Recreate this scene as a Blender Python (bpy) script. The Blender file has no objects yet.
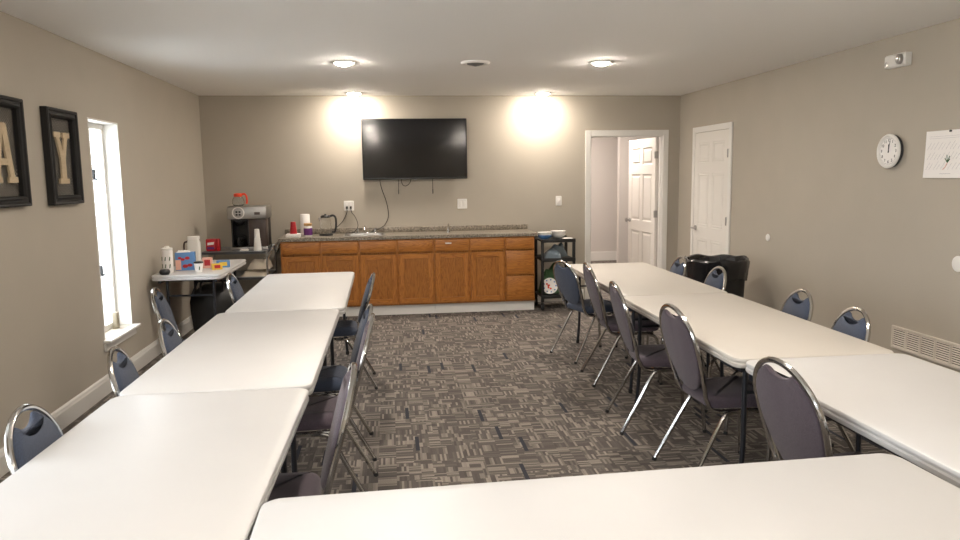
import bpy, bmesh, math, random
from mathutils import Vector, Matrix
random.seed(7)
C = bpy.context.scene.collection
PI = math.pi
XL, XR, YB, YR, H = -2.129, 3.631, 8.905, -2.4, 2.528   # left, right, back, rear, ceiling

# ------------------------------------------------------------------ materials
def newmat(name):
    m = bpy.data.materials.new(name); m.use_nodes = True
    nt = m.node_tree; b = nt.nodes['Principled BSDF']
    return m, nt, b
def simple(name, col, rough=.5, metal=0, bump=0, bscale=200, var=0, vscale=30, **kw):
    m, nt, b = newmat(name)
    b.inputs['Base Color'].default_value = (*col, 1)
    b.inputs['Roughness'].default_value = rough
    b.inputs['Metallic'].default_value = metal
    for k, v in kw.items(): b.inputs[k.replace('_', ' ')].default_value = v
    tc = nt.nodes.new('ShaderNodeTexCoord')
    if bump:
        n = nt.nodes.new('ShaderNodeTexNoise'); n.inputs['Scale'].default_value = bscale; n.inputs['Detail'].default_value = 3
        nt.links.new(tc.outputs['Object'], n.inputs['Vector'])
        bp = nt.nodes.new('ShaderNodeBump'); bp.inputs['Strength'].default_value = bump; bp.inputs['Distance'].default_value = .004
        nt.links.new(n.outputs['Fac'], bp.inputs['Height']); nt.links.new(bp.outputs['Normal'], b.inputs['Normal'])
    if var:
        n = nt.nodes.new('ShaderNodeTexNoise'); n.inputs['Scale'].default_value = vscale; n.inputs['Detail'].default_value = 4
        nt.links.new(tc.outputs['Object'], n.inputs['Vector'])
        r = nt.nodes.new('ShaderNodeValToRGB')
        r.color_ramp.elements[0].position = .3; r.color_ramp.elements[1].position = .7
        r.color_ramp.elements[0].color = (*[c * (1 - var) for c in col], 1)
        r.color_ramp.elements[1].color = (*[min(1, c * (1 + var)) for c in col], 1)
        nt.links.new(n.outputs['Fac'], r.inputs['Fac']); nt.links.new(r.outputs['Color'], b.inputs['Base Color'])
    return m
def emis(name, col, s):
    m, nt, b = newmat(name)
    b.inputs['Base Color'].default_value = (0.8, .8, .8, 1)
    b.inputs['Emission Color'].default_value = (*col, 1); b.inputs['Emission Strength'].default_value = s
    return m
def S(*c):  # sRGB 0-255 to linear
    return tuple(((v / 255) / 12.92 if v / 255 <= .04045 else ((v / 255 + .055) / 1.055) ** 2.4) for v in c)

M = {}
M['wall'] = simple('wall_paint', (.425, .382, .316), .75, bump=.22, bscale=140, var=.02, vscale=3)
M['ceiling'] = simple('ceiling_paint', (.88, .865, .84), .85, bump=.3, bscale=90)
M['hall'] = simple('hall_paint', (.60, .56, .52), .8, bump=.1, bscale=140)
M['trim'] = simple('trim_paint', (.74, .72, .68), .4)
M['doorpaint'] = simple('door_paint', (.74, .71, .66), .42)
M['table'] = simple('table_plastic', (.555, .55, .545), .40, bump=.12, bscale=350, var=.015, vscale=4)
M['tablebeige'] = simple('table_plastic_yellowed', (.555, .522, .475), .40, bump=.12, bscale=350, var=.02, vscale=3)
M['tedge'] = simple('table_edge', (.62, .57, .50), .45)
M['tleg'] = simple('table_leg_steel', (.035, .037, .045), .35, metal=.6)
M['chrome'] = simple('chrome', (.50, .49, .475), .15, metal=1)
M['steel'] = simple('brushed_steel', (.42, .41, .40), .32, metal=1)
M['greymetal'] = simple('grey_metal', (.27, .28, .30), .4, metal=.7)
M['blue'] = simple('blue_fabric', (.034, .047, .080), .9, bump=.5, bscale=500, var=.45, vscale=300, Sheen_Weight=.12)
M['purple'] = simple('purple_fabric', (.066, .048, .062), .9, bump=.5, bscale=500, var=.45, vscale=300, Sheen_Weight=.15)
M['rubber'] = simple('rubber', (.012, .012, .013), .7)
M['black'] = simple('black_plastic', (.012, .012, .014), .35)
M['blacksat'] = simple('black_satin', (.009, .009, .009), .5)
M['screen'] = simple('tv_screen', (.003, .003, .004), .10)
M['white'] = simple('white_plastic', (.78, .76, .72), .4)
M['paper'] = simple('paper', (.86, .83, .80), .8)
M['towel'] = simple('towel_cloth', (.62, .55, .45), .95, bump=.6, bscale=120)
M['red'] = simple('red_plastic', (.42, .012, .018), .35)
M['redbox'] = simple('red_packet', (.50, .012, .022), .4)
M['orange'] = simple('orange_plastic', (.75, .055, .015), .4)
M['brown'] = simple('brown_panel', (.055, .035, .028), .35)
M['purplelabel'] = simple('purple_label', (.12, .02, .16), .5)
M['gold'] = simple('gold_lid', (.45, .27, .10), .4)
M['bluebox'] = simple('blue_print', (.10, .24, .50), .5)
M['yellow'] = simple('yellow_print', (.75, .50, .06), .5)
M['peach'] = simple('peach_print', (.75, .42, .32), .5)
M['green'] = simple('green_print', (.03, .09, .03), .6)
M['bag'] = simple('black_bag', (.010, .010, .012), .22, bump=.5, bscale=30)
M['bin'] = simple('bin_plastic', (.008, .008, .009), .5)
M['tan'] = simple('tan_letter', (.56, .44, .29), .8, bump=.8, bscale=300, var=.25, vscale=160)
M['frame'] = simple('frame_wood', (.005, .0045, .004), .65, bump=.3, bscale=60)
M['wire'] = simple('wire', (.10, .095, .09), .4, metal=.7)
M['skin'] = simple('beige_plastic', (.26, .22, .15), .5)
M['ink'] = simple('ink', (.42, .40, .44), .8)
M['dark'] = simple('clock_ink', (.03, .03, .035), .6)
M['grill'] = simple('grille_paint', (.62, .57, .50), .45)
M['grilldark'] = simple('grille_cavity_shade', (.05, .045, .04), .8)
M['cloud'] = simple('clear_bag', (.38, .47, .55), .15, Transmission_Weight=.55)
M['lamp'] = emis('lamp_glow', (1, .895, .78), 385)
M['hlamp'] = emis('hall_lamp_glow', (1, .88, .80), 260)
M['outside'] = simple('outside_ground', (.6, .6, .58), .9)
def glassmat():
    m, nt, b = newmat('clear_glass')
    b.inputs['Base Color'].default_value = (.95, .97, .97, 1); b.inputs['Roughness'].default_value = .03
    b.inputs['Transmission Weight'].default_value = 1; b.inputs['IOR'].default_value = 1.3
    return m
M['glass'] = glassmat()
def panemat():
    m = bpy.data.materials.new('window_glass'); m.use_nodes = True; nt = m.node_tree
    nt.nodes.remove(nt.nodes['Principled BSDF']); out = nt.nodes['Material Output']
    t = nt.nodes.new('ShaderNodeBsdfTransparent'); g = nt.nodes.new('ShaderNodeBsdfGlossy'); g.inputs['Roughness'].default_value = .02
    mx = nt.nodes.new('ShaderNodeMixShader'); mx.inputs[0].default_value = .06
    nt.links.new(t.outputs[0], mx.inputs[1]); nt.links.new(g.outputs[0], mx.inputs[2]); nt.links.new(mx.outputs[0], out.inputs[0])
    return m
M['pane'] = panemat()

def mth(nt, op, a, b=None, c=None):
    n = nt.nodes.new('ShaderNodeMath'); n.operation = op
    for i, v in enumerate((a, b, c)):
        if v is None: continue
        if isinstance(v, (int, float)): n.inputs[i].default_value = v
        else: nt.links.new(v, n.inputs[i])
    return n.outputs[0]
def comb(nt, x, y, z=0.0):
    n = nt.nodes.new('ShaderNodeCombineXYZ')
    for i, v in enumerate((x, y, z)):
        if isinstance(v, (int, float)): n.inputs[i].default_value = v
        else: nt.links.new(v, n.inputs[i])
    return n.outputs[0]
def wn(nt, vec):
    n = nt.nodes.new('ShaderNodeTexWhiteNoise'); n.noise_dimensions = '3D'; nt.links.new(vec, n.inputs['Vector']); return n.outputs['Value']
def ramp(nt, fac, stops, interp='LINEAR'):
    r = nt.nodes.new('ShaderNodeValToRGB'); r.color_ramp.interpolation = interp
    while len(r.color_ramp.elements) < len(stops): r.color_ramp.elements.new(.5)
    for e, (p, c) in zip(r.color_ramp.elements, stops): e.position = p; e.color = (*c, 1)
    nt.links.new(fac, r.inputs['Fac']); return r.outputs['Color']
def mixc(nt, f, a, b, mode='MIX'):
    n = nt.nodes.new('ShaderNodeMix'); n.data_type = 'RGBA'; n.blend_type = mode
    if isinstance(f, (int, float)): n.inputs[0].default_value = f
    else: nt.links.new(f, n.inputs[0])
    for i, v in ((6, a), (7, b)):
        if isinstance(v, tuple): n.inputs[i].default_value = (*v, 1)
        else: nt.links.new(v, n.inputs[i])
    return n.outputs[2]

def carpet():
    m, nt, b = newmat('patterned_carpet')
    tc = nt.nodes.new('ShaderNodeTexCoord'); sp = nt.nodes.new('ShaderNodeSeparateXYZ'); nt.links.new(tc.outputs['Object'], sp.inputs[0])
    X, Y = sp.outputs[0], sp.outputs[1]
    def level(size, seed, nst):
        x = mth(nt, 'DIVIDE', X, size); y = mth(nt, 'DIVIDE', Y, size)
        # running offset of alternate columns gives the basket weave
        cx = mth(nt, 'FLOOR', x)
        y = mth(nt, 'ADD', y, mth(nt, 'MULTIPLY', wn(nt, comb(nt, cx, seed, 3.3)), 1.0))
        cy = mth(nt, 'FLOOR', y)
        r = wn(nt, comb(nt, cx, cy, seed)); o = mth(nt, 'GREATER_THAN', r, .5)
        fx = mth(nt, 'FRACT', x); fy = mth(nt, 'FRACT', y)
        s = mth(nt, 'ADD', mth(nt, 'MULTIPLY', fx, o), mth(nt, 'MULTIPLY', fy, mth(nt, 'SUBTRACT', 1, o)))
        si = mth(nt, 'FLOOR', mth(nt, 'MULTIPLY', s, nst))
        v = wn(nt, comb(nt, mth(nt, 'ADD', cx, mth(nt, 'MULTIPLY', si, 17.31)), cy, seed + .37))
        base = wn(nt, comb(nt, cx, cy, seed + 5.1))
        v = mth(nt, 'ADD', mth(nt, 'MULTIPLY', v, .88), mth(nt, 'MULTIPLY', base, .12))
        return v, r
    v1, r1 = level(.098, 1.0, 8.0)
    v2, r2 = level(.066, 9.0, 5.0)
    pick = mth(nt, 'GREATER_THAN', wn(nt, comb(nt, mth(nt, 'FLOOR', mth(nt, 'DIVIDE', X, .23)), mth(nt, 'FLOOR', mth(nt, 'DIVIDE', Y, .23)), 2.2)), .55)
    v = mth(nt, 'ADD', mth(nt, 'MULTIPLY', v1, mth(nt, 'SUBTRACT', 1, pick)), mth(nt, 'MULTIPLY', v2, pick))
    col = ramp(nt, v, [(0, (.068, .058, .052)), (.40, (.098, .084, .074)), (.60, (.134, .115, .100)), (.74, (.225, .195, .168)), (1, (.31, .27, .232))])
    n = nt.nodes.new('ShaderNodeTexNoise'); n.inputs['Scale'].default_value = 260; n.inputs['Detail'].default_value = 2
    nt.links.new(tc.outputs['Object'], n.inputs['Vector'])
    col = mixc(nt, 1.0, col, ramp(nt, n.outputs['Fac'], [(.3, (.72, .72, .72)), (.7, (1.2, 1.2, 1.2))]), 'MULTIPLY')
    # navy dashes woven in along the room
    dx = mth(nt, 'FLOOR', mth(nt, 'DIVIDE', X, .023)); 
    yo = mth(nt, 'ADD', mth(nt, 'DIVIDE', Y, .23), wn(nt, comb(nt, dx, 4.4, 8.8)))
    dash = mth(nt, 'GREATER_THAN', wn(nt, comb(nt, dx, mth(nt, 'FLOOR', yo), 6.6)), .987)
    col = mixc(nt, dash, col, (.018, .021, .032))
    nt.links.new(col, b.inputs['Base Color']); b.inputs['Roughness'].default_value = .93
    bp = nt.nodes.new('ShaderNodeBump'); bp.inputs['Strength'].default_value = .4; bp.inputs['Distance'].default_value = .003
    nt.links.new(mth(nt, 'ADD', v, n.outputs['Fac']), bp.inputs['Height']); nt.links.new(bp.outputs['Normal'], b.inputs['Normal'])
    return m
M['carpet'] = carpet()

def oak(name, axis=2, tint=1.0):
    m, nt, b = newmat(name)
    tc = nt.nodes.new('ShaderNodeTexCoord'); mp = nt.nodes.new('ShaderNodeMapping')
    sc = [9, 9, 9]; sc[axis] = .9; mp.inputs['Scale'].default_value = sc
    nt.links.new(tc.outputs['Object'], mp.inputs['Vector'])
    n = nt.nodes.new('ShaderNodeTexNoise'); n.inputs['Scale'].default_value = 1.6; n.inputs['Detail'].default_value = 3; n.inputs['Distortion'].default_value = 1.2
    nt.links.new(mp.outputs[0], n.inputs['Vector'])
    rings = mth(nt, 'FRACT', mth(nt, 'MULTIPLY', n.outputs['Fac'], 11))
    c = ramp(nt, rings, [(0, tuple(k * tint for k in (.26, .085, .014))), (.25, tuple(k * tint for k in (.42, .158, .028))), (.75, tuple(k * tint for k in (.46, .182, .034))), (1, tuple(k * tint for k in (.31, .108, .018)))])
    n2 = nt.nodes.new('ShaderNodeTexNoise'); n2.inputs['Scale'].default_value = 14; n2.inputs['Detail'].default_value = 4
    nt.links.new(mp.outputs[0], n2.inputs['Vector'])
    c = mixc(nt, .8, c, ramp(nt, n2.outputs['Fac'], [(.3, (.72, .70, .68)), (.65, (1.08, 1.06, 1.04))]), 'MULTIPLY')
    nt.links.new(c, b.inputs['Base Color']); b.inputs['Roughness'].default_value = .38
    return m
M['oakv'] = oak('oak_upright', 2); M['oakh'] = oak('oak_across', 0); M['oakp'] = oak('oak_panel', 2, .86)

def granite():
    m, nt, b = newmat('speckled_laminate')
    tc = nt.nodes.new('ShaderNodeTexCoord')
    n = nt.nodes.new('ShaderNodeTexNoise'); n.inputs['Scale'].default_value = 55; n.inputs['Detail'].default_value = 6; n.inputs['Roughness'].default_value = .75
    nt.links.new(tc.outputs['Object'], n.inputs['Vector'])
    c = ramp(nt, n.outputs['Fac'], [(.3, (.045, .040, .032)), (.45, (.17, .145, .11)), (.55, (.29, .25, .20)), (.7, (.46, .41, .345))])
    nt.links.new(c, b.inputs['Base Color']); b.inputs['Roughness'].default_value = .3
    return m
M['granite'] = granite()

# ------------------------------------------------------------------ mesh helpers
def obj(name, bm, mat, parent=None, smooth=True, loc=None):
    me = bpy.data.meshes.new(name); bmesh.ops.recalc_face_normals(bm, faces=bm.faces); bm.to_mesh(me); bm.free()
    if mat is not None:
        for k in (mat if isinstance(mat, (list, tuple)) else [mat]): me.materials.append(M[k])
    if smooth:
        for p in me.polygons: p.use_smooth = True
        me.set_sharp_from_angle(angle=math.radians(35))
    o = bpy.data.objects.new(name, me); C.objects.link(o)
    if loc is not None: o.location = loc
    if parent: o.parent = parent
    return o
def thing(name, label, cat, loc=(0, 0, 0), rotz=0, group=None):
    o = bpy.data.objects.new(name, None); C.objects.link(o); o.location = loc; o.rotation_euler = (0, 0, rotz)
    o.empty_display_size = .1
    return tag(o, label, cat, group)
def tag(o, label, cat, group=None):
    o['label'] = label; o['category'] = cat
    if group: o['group'] = group
    return o
def struct(name, bm, mat, parent=None, smooth=False):
    o = obj(name, bm, mat, parent, smooth)
    if parent is None: o['kind'] = 'structure'
    return o
def bx(bm, x0, x1, y0, y1, z0, z1, bev=0, mi=0, seg=2):
    r = bmesh.ops.create_cube(bm, size=1)
    vs = r['verts']
    for v in vs: v.co = Vector(((x0 + x1) / 2 + v.co.x * (x1 - x0), (y0 + y1) / 2 + v.co.y * (y1 - y0), (z0 + z1) / 2 + v.co.z * (z1 - z0)))
    fs = set(f for v in vs for f in v.link_faces)
    for f in fs: f.material_index = mi
    if bev:
        es = list(set(e for v in vs for e in v.link_edges))
        bmesh.ops.bevel(bm, geom=es, offset=bev, segments=seg, affect='EDGES', profile=.5, material=-1)
    return bm
def box(*a, **k): return bx(bmesh.new(), *a, **k)
def tube(bm, pts, r, seg=10, cap=True, closed=False, mi=0):
    pts = [Vector(p) for p in pts]; n = len(pts); rings = []
    T = []
    for i in range(n):
        if closed: t = pts[(i + 1) % n] - pts[i - 1]
        else: t = pts[min(i + 1, n - 1)] - pts[max(i - 1, 0)]
        T.append(t.normalized())
    up = Vector((0, 0, 1)) if abs(T[0].z) < .9 else Vector((1, 0, 0))
    nrm = (up - T[0] * up.dot(T[0])).normalized()
    for i in range(n):
        nrm = (nrm - T[i] * nrm.dot(T[i])).normalized(); bi = T[i].cross(nrm)
        rr = r[i] if isinstance(r, (list, tuple)) else r
        rings.append([bm.verts.new(pts[i] + (nrm * math.cos(2 * PI * k / seg) + bi * math.sin(2 * PI * k / seg)) * rr) for k in range(seg)])
    m = n if closed else n - 1
    for i in range(m):
        a, b = rings[i], rings[(i + 1) % n]
        if closed and i == n - 1:   # best rotation to avoid twist
            off = min(range(seg), key=lambda q: (a[0].co - b[q].co).length); b = b[off:] + b[:off]
        for k in range(seg):
            f = bm.faces.new((a[k], a[(k + 1) % seg], b[(k + 1) % seg], b[k])); f.material_index = mi
    if cap and not closed:
        for rg in (rings[0], rings[-1]): bm.faces.new(rg).material_index = mi
    return bm
def smoothpath(pts, k=6, closed=False):
    P = [Vector(p) for p in pts]; n = len(P); out = []
    for i in range(n if closed else n - 1):
        if closed: p0, p1, p2, p3 = P[i - 1], P[i], P[(i + 1) % n], P[(i + 2) % n]
        else: p0, p1, p2, p3 = P[max(i - 1, 0)], P[i], P[i + 1], P[min(i + 2, n - 1)]
        for j in range(k):
            t = j / k
            out.append(.5 * ((2 * p1) + (p2 - p0) * t + (2 * p0 - 5 * p1 + 4 * p2 - p3) * t * t + (3 * p1 - p0 - 3 * p2 + p3) * t ** 3))
    if not closed: out.append(P[-1])
    return out
def lathe(bm, prof, cx=0, cy=0, cz=0, seg=24, mi=0):
    rings = []
    for r, z in prof:
        if r < 1e-5: rings.append([bm.verts.new((cx, cy, cz + z))])
        else: rings.append([bm.verts.new((cx + r * math.cos(2 * PI * k / seg), cy + r * math.sin(2 * PI * k / seg), cz + z)) for k in range(seg)])
    for a, b in zip(rings, rings[1:]):
        for k in range(seg):
            q = [a[k % len(a)], a[(k + 1) % len(a)] if len(a) > 1 else None, b[(k + 1) % len(b)] if len(b) > 1 else None, b[k % len(b)]]
            q = [v for v in q if v is not None]; u = []
            for v in q:
                if v not in u: u.append(v)
            if len(u) > 2: bm.faces.new(u).material_index = mi
    return bm
def offset(poly, d):
    n = len(poly); out = []
    for i in range(n):
        a, b, c = Vector(poly[i - 1]), Vector(poly[i]), Vector(poly[(i + 1) % n])
        e1 = (b - a).normalized(); e2 = (c - b).normalized()
        n1 = Vector((-e1.y, e1.x)); n2 = Vector((-e2.y, e2.x)); m = (n1 + n2)
        if m.length < 1e-6: m = n1
        m.normalize(); k = max(.5, m.dot(n1)); out.append(b + m * (d / k))
    return out
def slab(bm, poly, layers, f=lambda x, y, z: (x, y, z), mi=0, sidemi=None):
    """poly: CCW 2D outline; layers: list of (inset, height) bottom to top"""
    rings = []
    for ins, z in layers:
        rings.append([bm.verts.new(f(p[0], p[1], z)) for p in (offset(poly, ins) if ins else poly)])
    n = len(poly)
    for a, b in zip(rings, rings[1:]):
        for k in range(n):
            bm.faces.new((a[k], a[(k + 1) % n], b[(k + 1) % n], b[k])).material_index = mi if sidemi is None else sidemi
    bm.faces.new(rings[0][::-1]).material_index = mi; bm.faces.new(rings[-1]).material_index = mi
    return bm
def rrect(x0, x1, y0, y1, r, k=6):
    out = []
    for cx, cy, a0 in ((x1 - r, y0 + r, -90), (x1 - r, y1 - r, 0), (x0 + r, y1 - r, 90), (x0 + r, y0 + r, 180)):
        for i in range(k + 1):
            a = math.radians(a0 + 90 * i / k); out.append((cx + r * math.cos(a), cy + r * math.sin(a)))
    return out
def xf(bm, mat):
    bmesh.ops.transform(bm, matrix=mat, verts=bm.verts); return bm
def textmesh(s, size, depth=.0006):
    cu = bpy.data.curves.new('t', 'FONT'); cu.body = s; cu.size = size; cu.extrude = depth; cu.align_x = 'CENTER'; cu.align_y = 'CENTER'; cu.resolution_u = 3
    o = bpy.data.objects.new('t', cu); C.objects.link(o)
    bpy.context.view_layer.update()
    me = bpy.data.meshes.new_from_object(o); bm = bmesh.new(); bm.from_mesh(me)
    bpy.data.objects.remove(o); bpy.data.curves.remove(cu); bpy.data.meshes.remove(me)
    return bm
def addbm(dst, src, mat=None, mi=0):
    if mat is not None: bmesh.ops.transform(src, matrix=mat, verts=src.verts)
    for f in src.faces: f.material_index = mi
    me = bpy.data.meshes.new('tmp'); src.to_mesh(me); src.free(); dst.from_mesh(me); bpy.data.meshes.remove(me)
    return dst
# frames that put a flat drawing (x right, y up, z out) on the walls
def on_right(y, z, off=0): return Matrix(((0, 0, -1, XR - off), (-1, 0, 0, y), (0, 1, 0, z), (0, 0, 0, 1)))
def on_left(y, z, off=0): return Matrix(((0, 0, 1, XL + off), (1, 0, 0, y), (0, 1, 0, z), (0, 0, 0, 1)))
def on_back(x, z, off=0): return Matrix(((1, 0, 0, x), (0, 0, -1, YB - off), (0, 1, 0, z), (0, 0, 0, 1)))

# ------------------------------------------------------------------ room shell
W = .16
struct('floor', box(XL - W, XR + W, YR - W, YB + .12, -.1, 0), 'carpet')
struct('ceiling', box(XL - W, XR + W, YR - W, YB + .12, H, H + .1), 'ceiling')
def wall_with_holes(bm, axis, a0, a1, c0, c1, holes):
    """wall spanning a0..a1 along its length, thickness c0..c1, holes = (a, b, z0, z1)"""
    cur = a0
    def add(p, q, z0, z1):
        if q - p < 1e-4 or z1 - z0 < 1e-4: return
        if axis == 'y': bx(bm, c0, c1, p, q, z0, z1)
        else: bx(bm, p, q, c0, c1, z0, z1)
    for (p, q, z0, z1) in sorted(holes):
        add(cur, p, 0, H); add(p, q, 0, z0); add(p, q, z1, H); cur = q
    add(cur, a1, 0, H); return bm
WIN = [(5.65, 6.25, .40, 2.03), (2.1, 2.9, .40, 2.03), (-.2, .9, .40, 2.03), (-1.9, -.8, .40, 2.03)]  # openings beside and behind the camera are unseen, added to let in daylight
struct('wall_left', wall_with_holes(bmesh.new(), 'y', YR, YB, XL - W, XL, WIN), 'wall')
struct('wall_right', box(XR, XR + W, YR, YB, 0, H), 'wall')
DX0, DX1, DZ = 2.475, 3.425, 2.05
struct('wall_back', wall_with_holes(bmesh.new(), 'x', XL - W, XR + W, YB, YB + .12, [(DX0, DX1, 0, DZ)]), 'wall')
RW = []
struct('wall_rear', wall_with_holes(bmesh.new(), 'x', XL - W, XR + W, YR - W, YR, RW), 'wall')

def baseprof(): return [(0, 0), (.016, 0), (.016, .105), (.012, .115), (.010, .128), (.004, .138), (0, .14)]
def baseboard(name, p0, p1, nrm):
    bm = bmesh.new(); p0 = Vector(p0); p1 = Vector(p1); n = Vector(nrm); rs = []
    for p in (p0, p1): rs.append([bm.verts.new((p.x + n.x * u, p.y + n.y * u, v)) for u, v in baseprof()])
    k = len(rs[0])
    for i in range(k): bm.faces.new((rs[0][i], rs[0][(i + 1) % k], rs[1][(i + 1) % k], rs[1][i]))
    bm.faces.new(rs[0]); bm.faces.new(rs[1]); struct(name, bm, 'trim')
baseboard('baseboard_left', (XL, YR), (XL, YB), (1, 0))
baseboard('baseboard_right', (XR, YR), (XR, 7.464), (-1, 0))
baseboard('baseboard_right', (XR, 8.476), (XR, YB), (-1, 0))
baseboard('baseboard_back', (XL + .02, YB), (-1.22, YB), (0, -1))
baseboard('baseboard_back', (1.67, YB), (DX0 - .07, YB), (0, -1))
baseboard('baseboard_back', (DX1 + .07, YB), (XR - .02, YB), (0, -1))

# windows of the left wall, real and added for daylight, and the rear wall
def window_left(n, y0, y1, z0, z1):
    xo = XL - W
    bm = bmesh.new()   # plastered reveal liner and casement frame
    t = .012
    bx(bm, xo, XL, y0, y0 + t, z0, z1); bx(bm, xo, XL, y1 - t, y1, z0, z1); bx(bm, xo, XL, y0 + t, y1 - t, z1 - t, z1)
    w = struct('window_%d' % n, bm, 'trim')
    fr = bmesh.new(); a, b, c, d = y0 + t, y1 - t, z0 + .0, z1 - t; fx0, fx1 = xo + .01, xo + .05; k = .045
    bx(fr, fx0, fx1, a, a + k, c, d); bx(fr, fx0, fx1, b - k, b, c, d); bx(fr, fx0, fx1, a + k, b - k, c, c + k); bx(fr, fx0, fx1, a + k, b - k, d - k, d)
    bx(fr, fx0, fx1, (a + b) / 2 - .02, (a + b) / 2 + .02, c + k, d - k)
    struct('window_frame', fr, 'trim', w)
    struct('window_glass', box(xo + .02, xo + .026, a + k, b - k, c + k, d - k), 'pane', w)
    for z in (z0 + (z1 - z0) * .30, z0 + (z1 - z0) * .755):
        lt = bmesh.new(); ym = (a + b) / 2; bx(lt, fx1, fx1 + .022, ym - .015, ym + .015, z - .035, z + .035, .004); bx(lt, fx1 + .008, fx1 + .024, ym - .008, ym + .05, z - .05, z - .034, .004)
        struct('window_latch', lt, 'blacksat', w)
    sl = bmesh.new(); bx(sl, xo + .05, XL + .058, y0 - .035, y1 + .035, z0 - .024, z0 - .001, .008)
    bx(sl, XL + .001, XL + .018, y0 - .03, y1 + .03, z0 - .085, z0 - .028, .004)
    struct('window_sill', sl, 'trim', w)
for i, q in enumerate(WIN): window_left(i + 1, *q)
for i, (x0, x1, z0, z1) in enumerate(RW):
    bm = bmesh.new(); y0, y1 = YR - W + .02, YR - W + .07; k = .05
    bx(bm, x0, x0 + k, y0, y1, z0, z1); bx(bm, x1 - k, x1, y0, y1, z0, z1); bx(bm, x0 + k, x1 - k, y0, y1, z0, z0 + k); bx(bm, x0 + k, x1 - k, y0, y1, z1 - k, z1)
    bx(bm, (x0 + x1) / 2 - .025, (x0 + x1) / 2 + .025, y0, y1, z0 + k, z1 - k)
    w = struct('window_%d' % (i + 3), bm, 'trim')
    struct('window_glass', box(x0 + k, x1 - k, y0 + .02, y0 + .026, z0 + k, z1 - k), 'pane', w)

def six_panel(bm, w, h, t):
    """six-panel slab, x 0..w, z 0..h, y -t..0 with both faces panelled"""
    st = .105; mid = .095; cols = [(st, w / 2 - mid / 2), (w / 2 + mid / 2, w - st)]
    rows = [(.22, .80), (.94, 1.56), (1.68, h - .115)]
    xs = sorted({0, w} | {v for c in cols for v in c}); zs = sorted({0, h} | {v for r in rows for v in r})
    def isp(xa, za): return any(c[0] <= xa < c[1] for c in cols) and any(r[0] <= za < r[1] for r in rows)
    for s, y in ((1, 0.0), (-1, -t)):
        for i in range(len(xs) - 1):
            for j in range(len(zs) - 1):
                xa, xb, za, zb = xs[i], xs[i + 1], zs[j], zs[j + 1]
                if not isp(xa + 1e-4, za + 1e-4):
                    bm.faces.new([bm.verts.new((x, y, z)) for x, z in ((xa, za), (xb, za), (xb, zb), (xa, zb))]); continue
                lv = [(0, 0), (.014, -.010), (.026, -.010), (.045, -.002)]; prev = None
                for ins, dy in lv:
                    rg = [bm.verts.new((x, y + dy * s, z)) for x, z in ((xa + ins, za + ins), (xb - ins, za + ins), (xb - ins, zb - ins), (xa + ins, zb - ins))]
                    if prev:
                        for k in range(4): bm.faces.new((prev[k], prev[(k + 1) % 4], rg[(k + 1) % 4], rg[k]))
                    prev = rg
                bm.faces.new(prev)
    for a, b in (((0, 0), (w, 0)), ((w, 0), (w, h)), ((w, h), (0, h)), ((0, h), (0, 0))):
        bm.faces.new([bm.verts.new(p) for p in ((a[0], 0, a[1]), (b[0], 0, b[1]), (b[0], -t, b[1]), (a[0], -t, a[1]))])
    bmesh.ops.remove_doubles(bm, verts=bm.verts, dist=1e-5); return bm
def lever(parent, p, d, lv):
    bm = bmesh.new(); p = Vector(p); d = Vector(d); lv = Vector(lv)
    tube(bm, [p, p + d * .012], .028, 16); tube(bm, [p + d * .012, p + d * .05], .010, 10)
    tube(bm, [p + d * .05 - lv * .012, p + d * .052 + lv * .05, p + d * .045 + lv * .10], [.012, .010, .008], 10)
    struct('door_handle', bm, 'steel', parent)
# closed door on the right wall
dt = struct('trim_1', (lambda bm: (bx(bm, XR - .018, XR, 7.465, 7.53, 0, 2.105, .004), bx(bm, XR - .018, XR, 8.41, 8.475, 0, 2.105, .004), bx(bm, XR - .018, XR, 7.53, 8.41, 2.04, 2.105, .004), bm)[-1])(bmesh.new()), 'trim')
bm = six_panel(bmesh.new(), .868, 2.025, .01)
xf(bm, Matrix(((0, 1, 0, XR - .002), (1, 0, 0, 7.536), (0, 0, 1, .010), (0, 0, 0, 1))))
door1 = struct('door_1', bm, 'doorpaint')
lever(door1, (XR - .012, 8.335, .93), (-1, 0, 0), (0, -1, 0))
for z in (.28, 1.05, 1.78):
    struct('door_hinge', box(XR - .026, XR - .012, 7.532, 7.546, z - .045, z + .045, .003), 'steel', door1)
# doorway in the back wall with its open door
t2 = bmesh.new()
for y0, y1 in ((YB - .018, YB), (YB + .12, YB + .138)):
    bx(t2, DX0 - .055, DX0 + .012, y0, y1, 0, DZ + .06, .004); bx(t2, DX1 - .012, DX1 + .055, y0, y1, 0, DZ + .06, .004); bx(t2, DX0 + .012, DX1 - .012, y0, y1, DZ - .012, DZ + .06, .004)
bx(t2, DX0, DX0 + .018, YB, YB + .12, 0, DZ); bx(t2, DX1 - .018, DX1, YB, YB + .12, 0, DZ); bx(t2, DX0 + .018, DX1 - .018, YB, YB + .12, DZ - .018, DZ)
bx(t2, DX1 - .030, DX1 - .018, YB + .03, YB + .06, 0, DZ - .018); bx(t2, DX0 + .018, DX0 + .030, YB + .03, YB + .06, 0, DZ - .018)
struct('trim_2', t2, 'trim')
bm = six_panel(bmesh.new(), .90, 2.02, .035); A = math.radians(DOOR_A := 93)
door2 = struct('door_2', bm, 'doorpaint'); door2.location = (DX1 - .05, YB + .150, .008); door2.rotation_euler = (0, 0, A)
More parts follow.
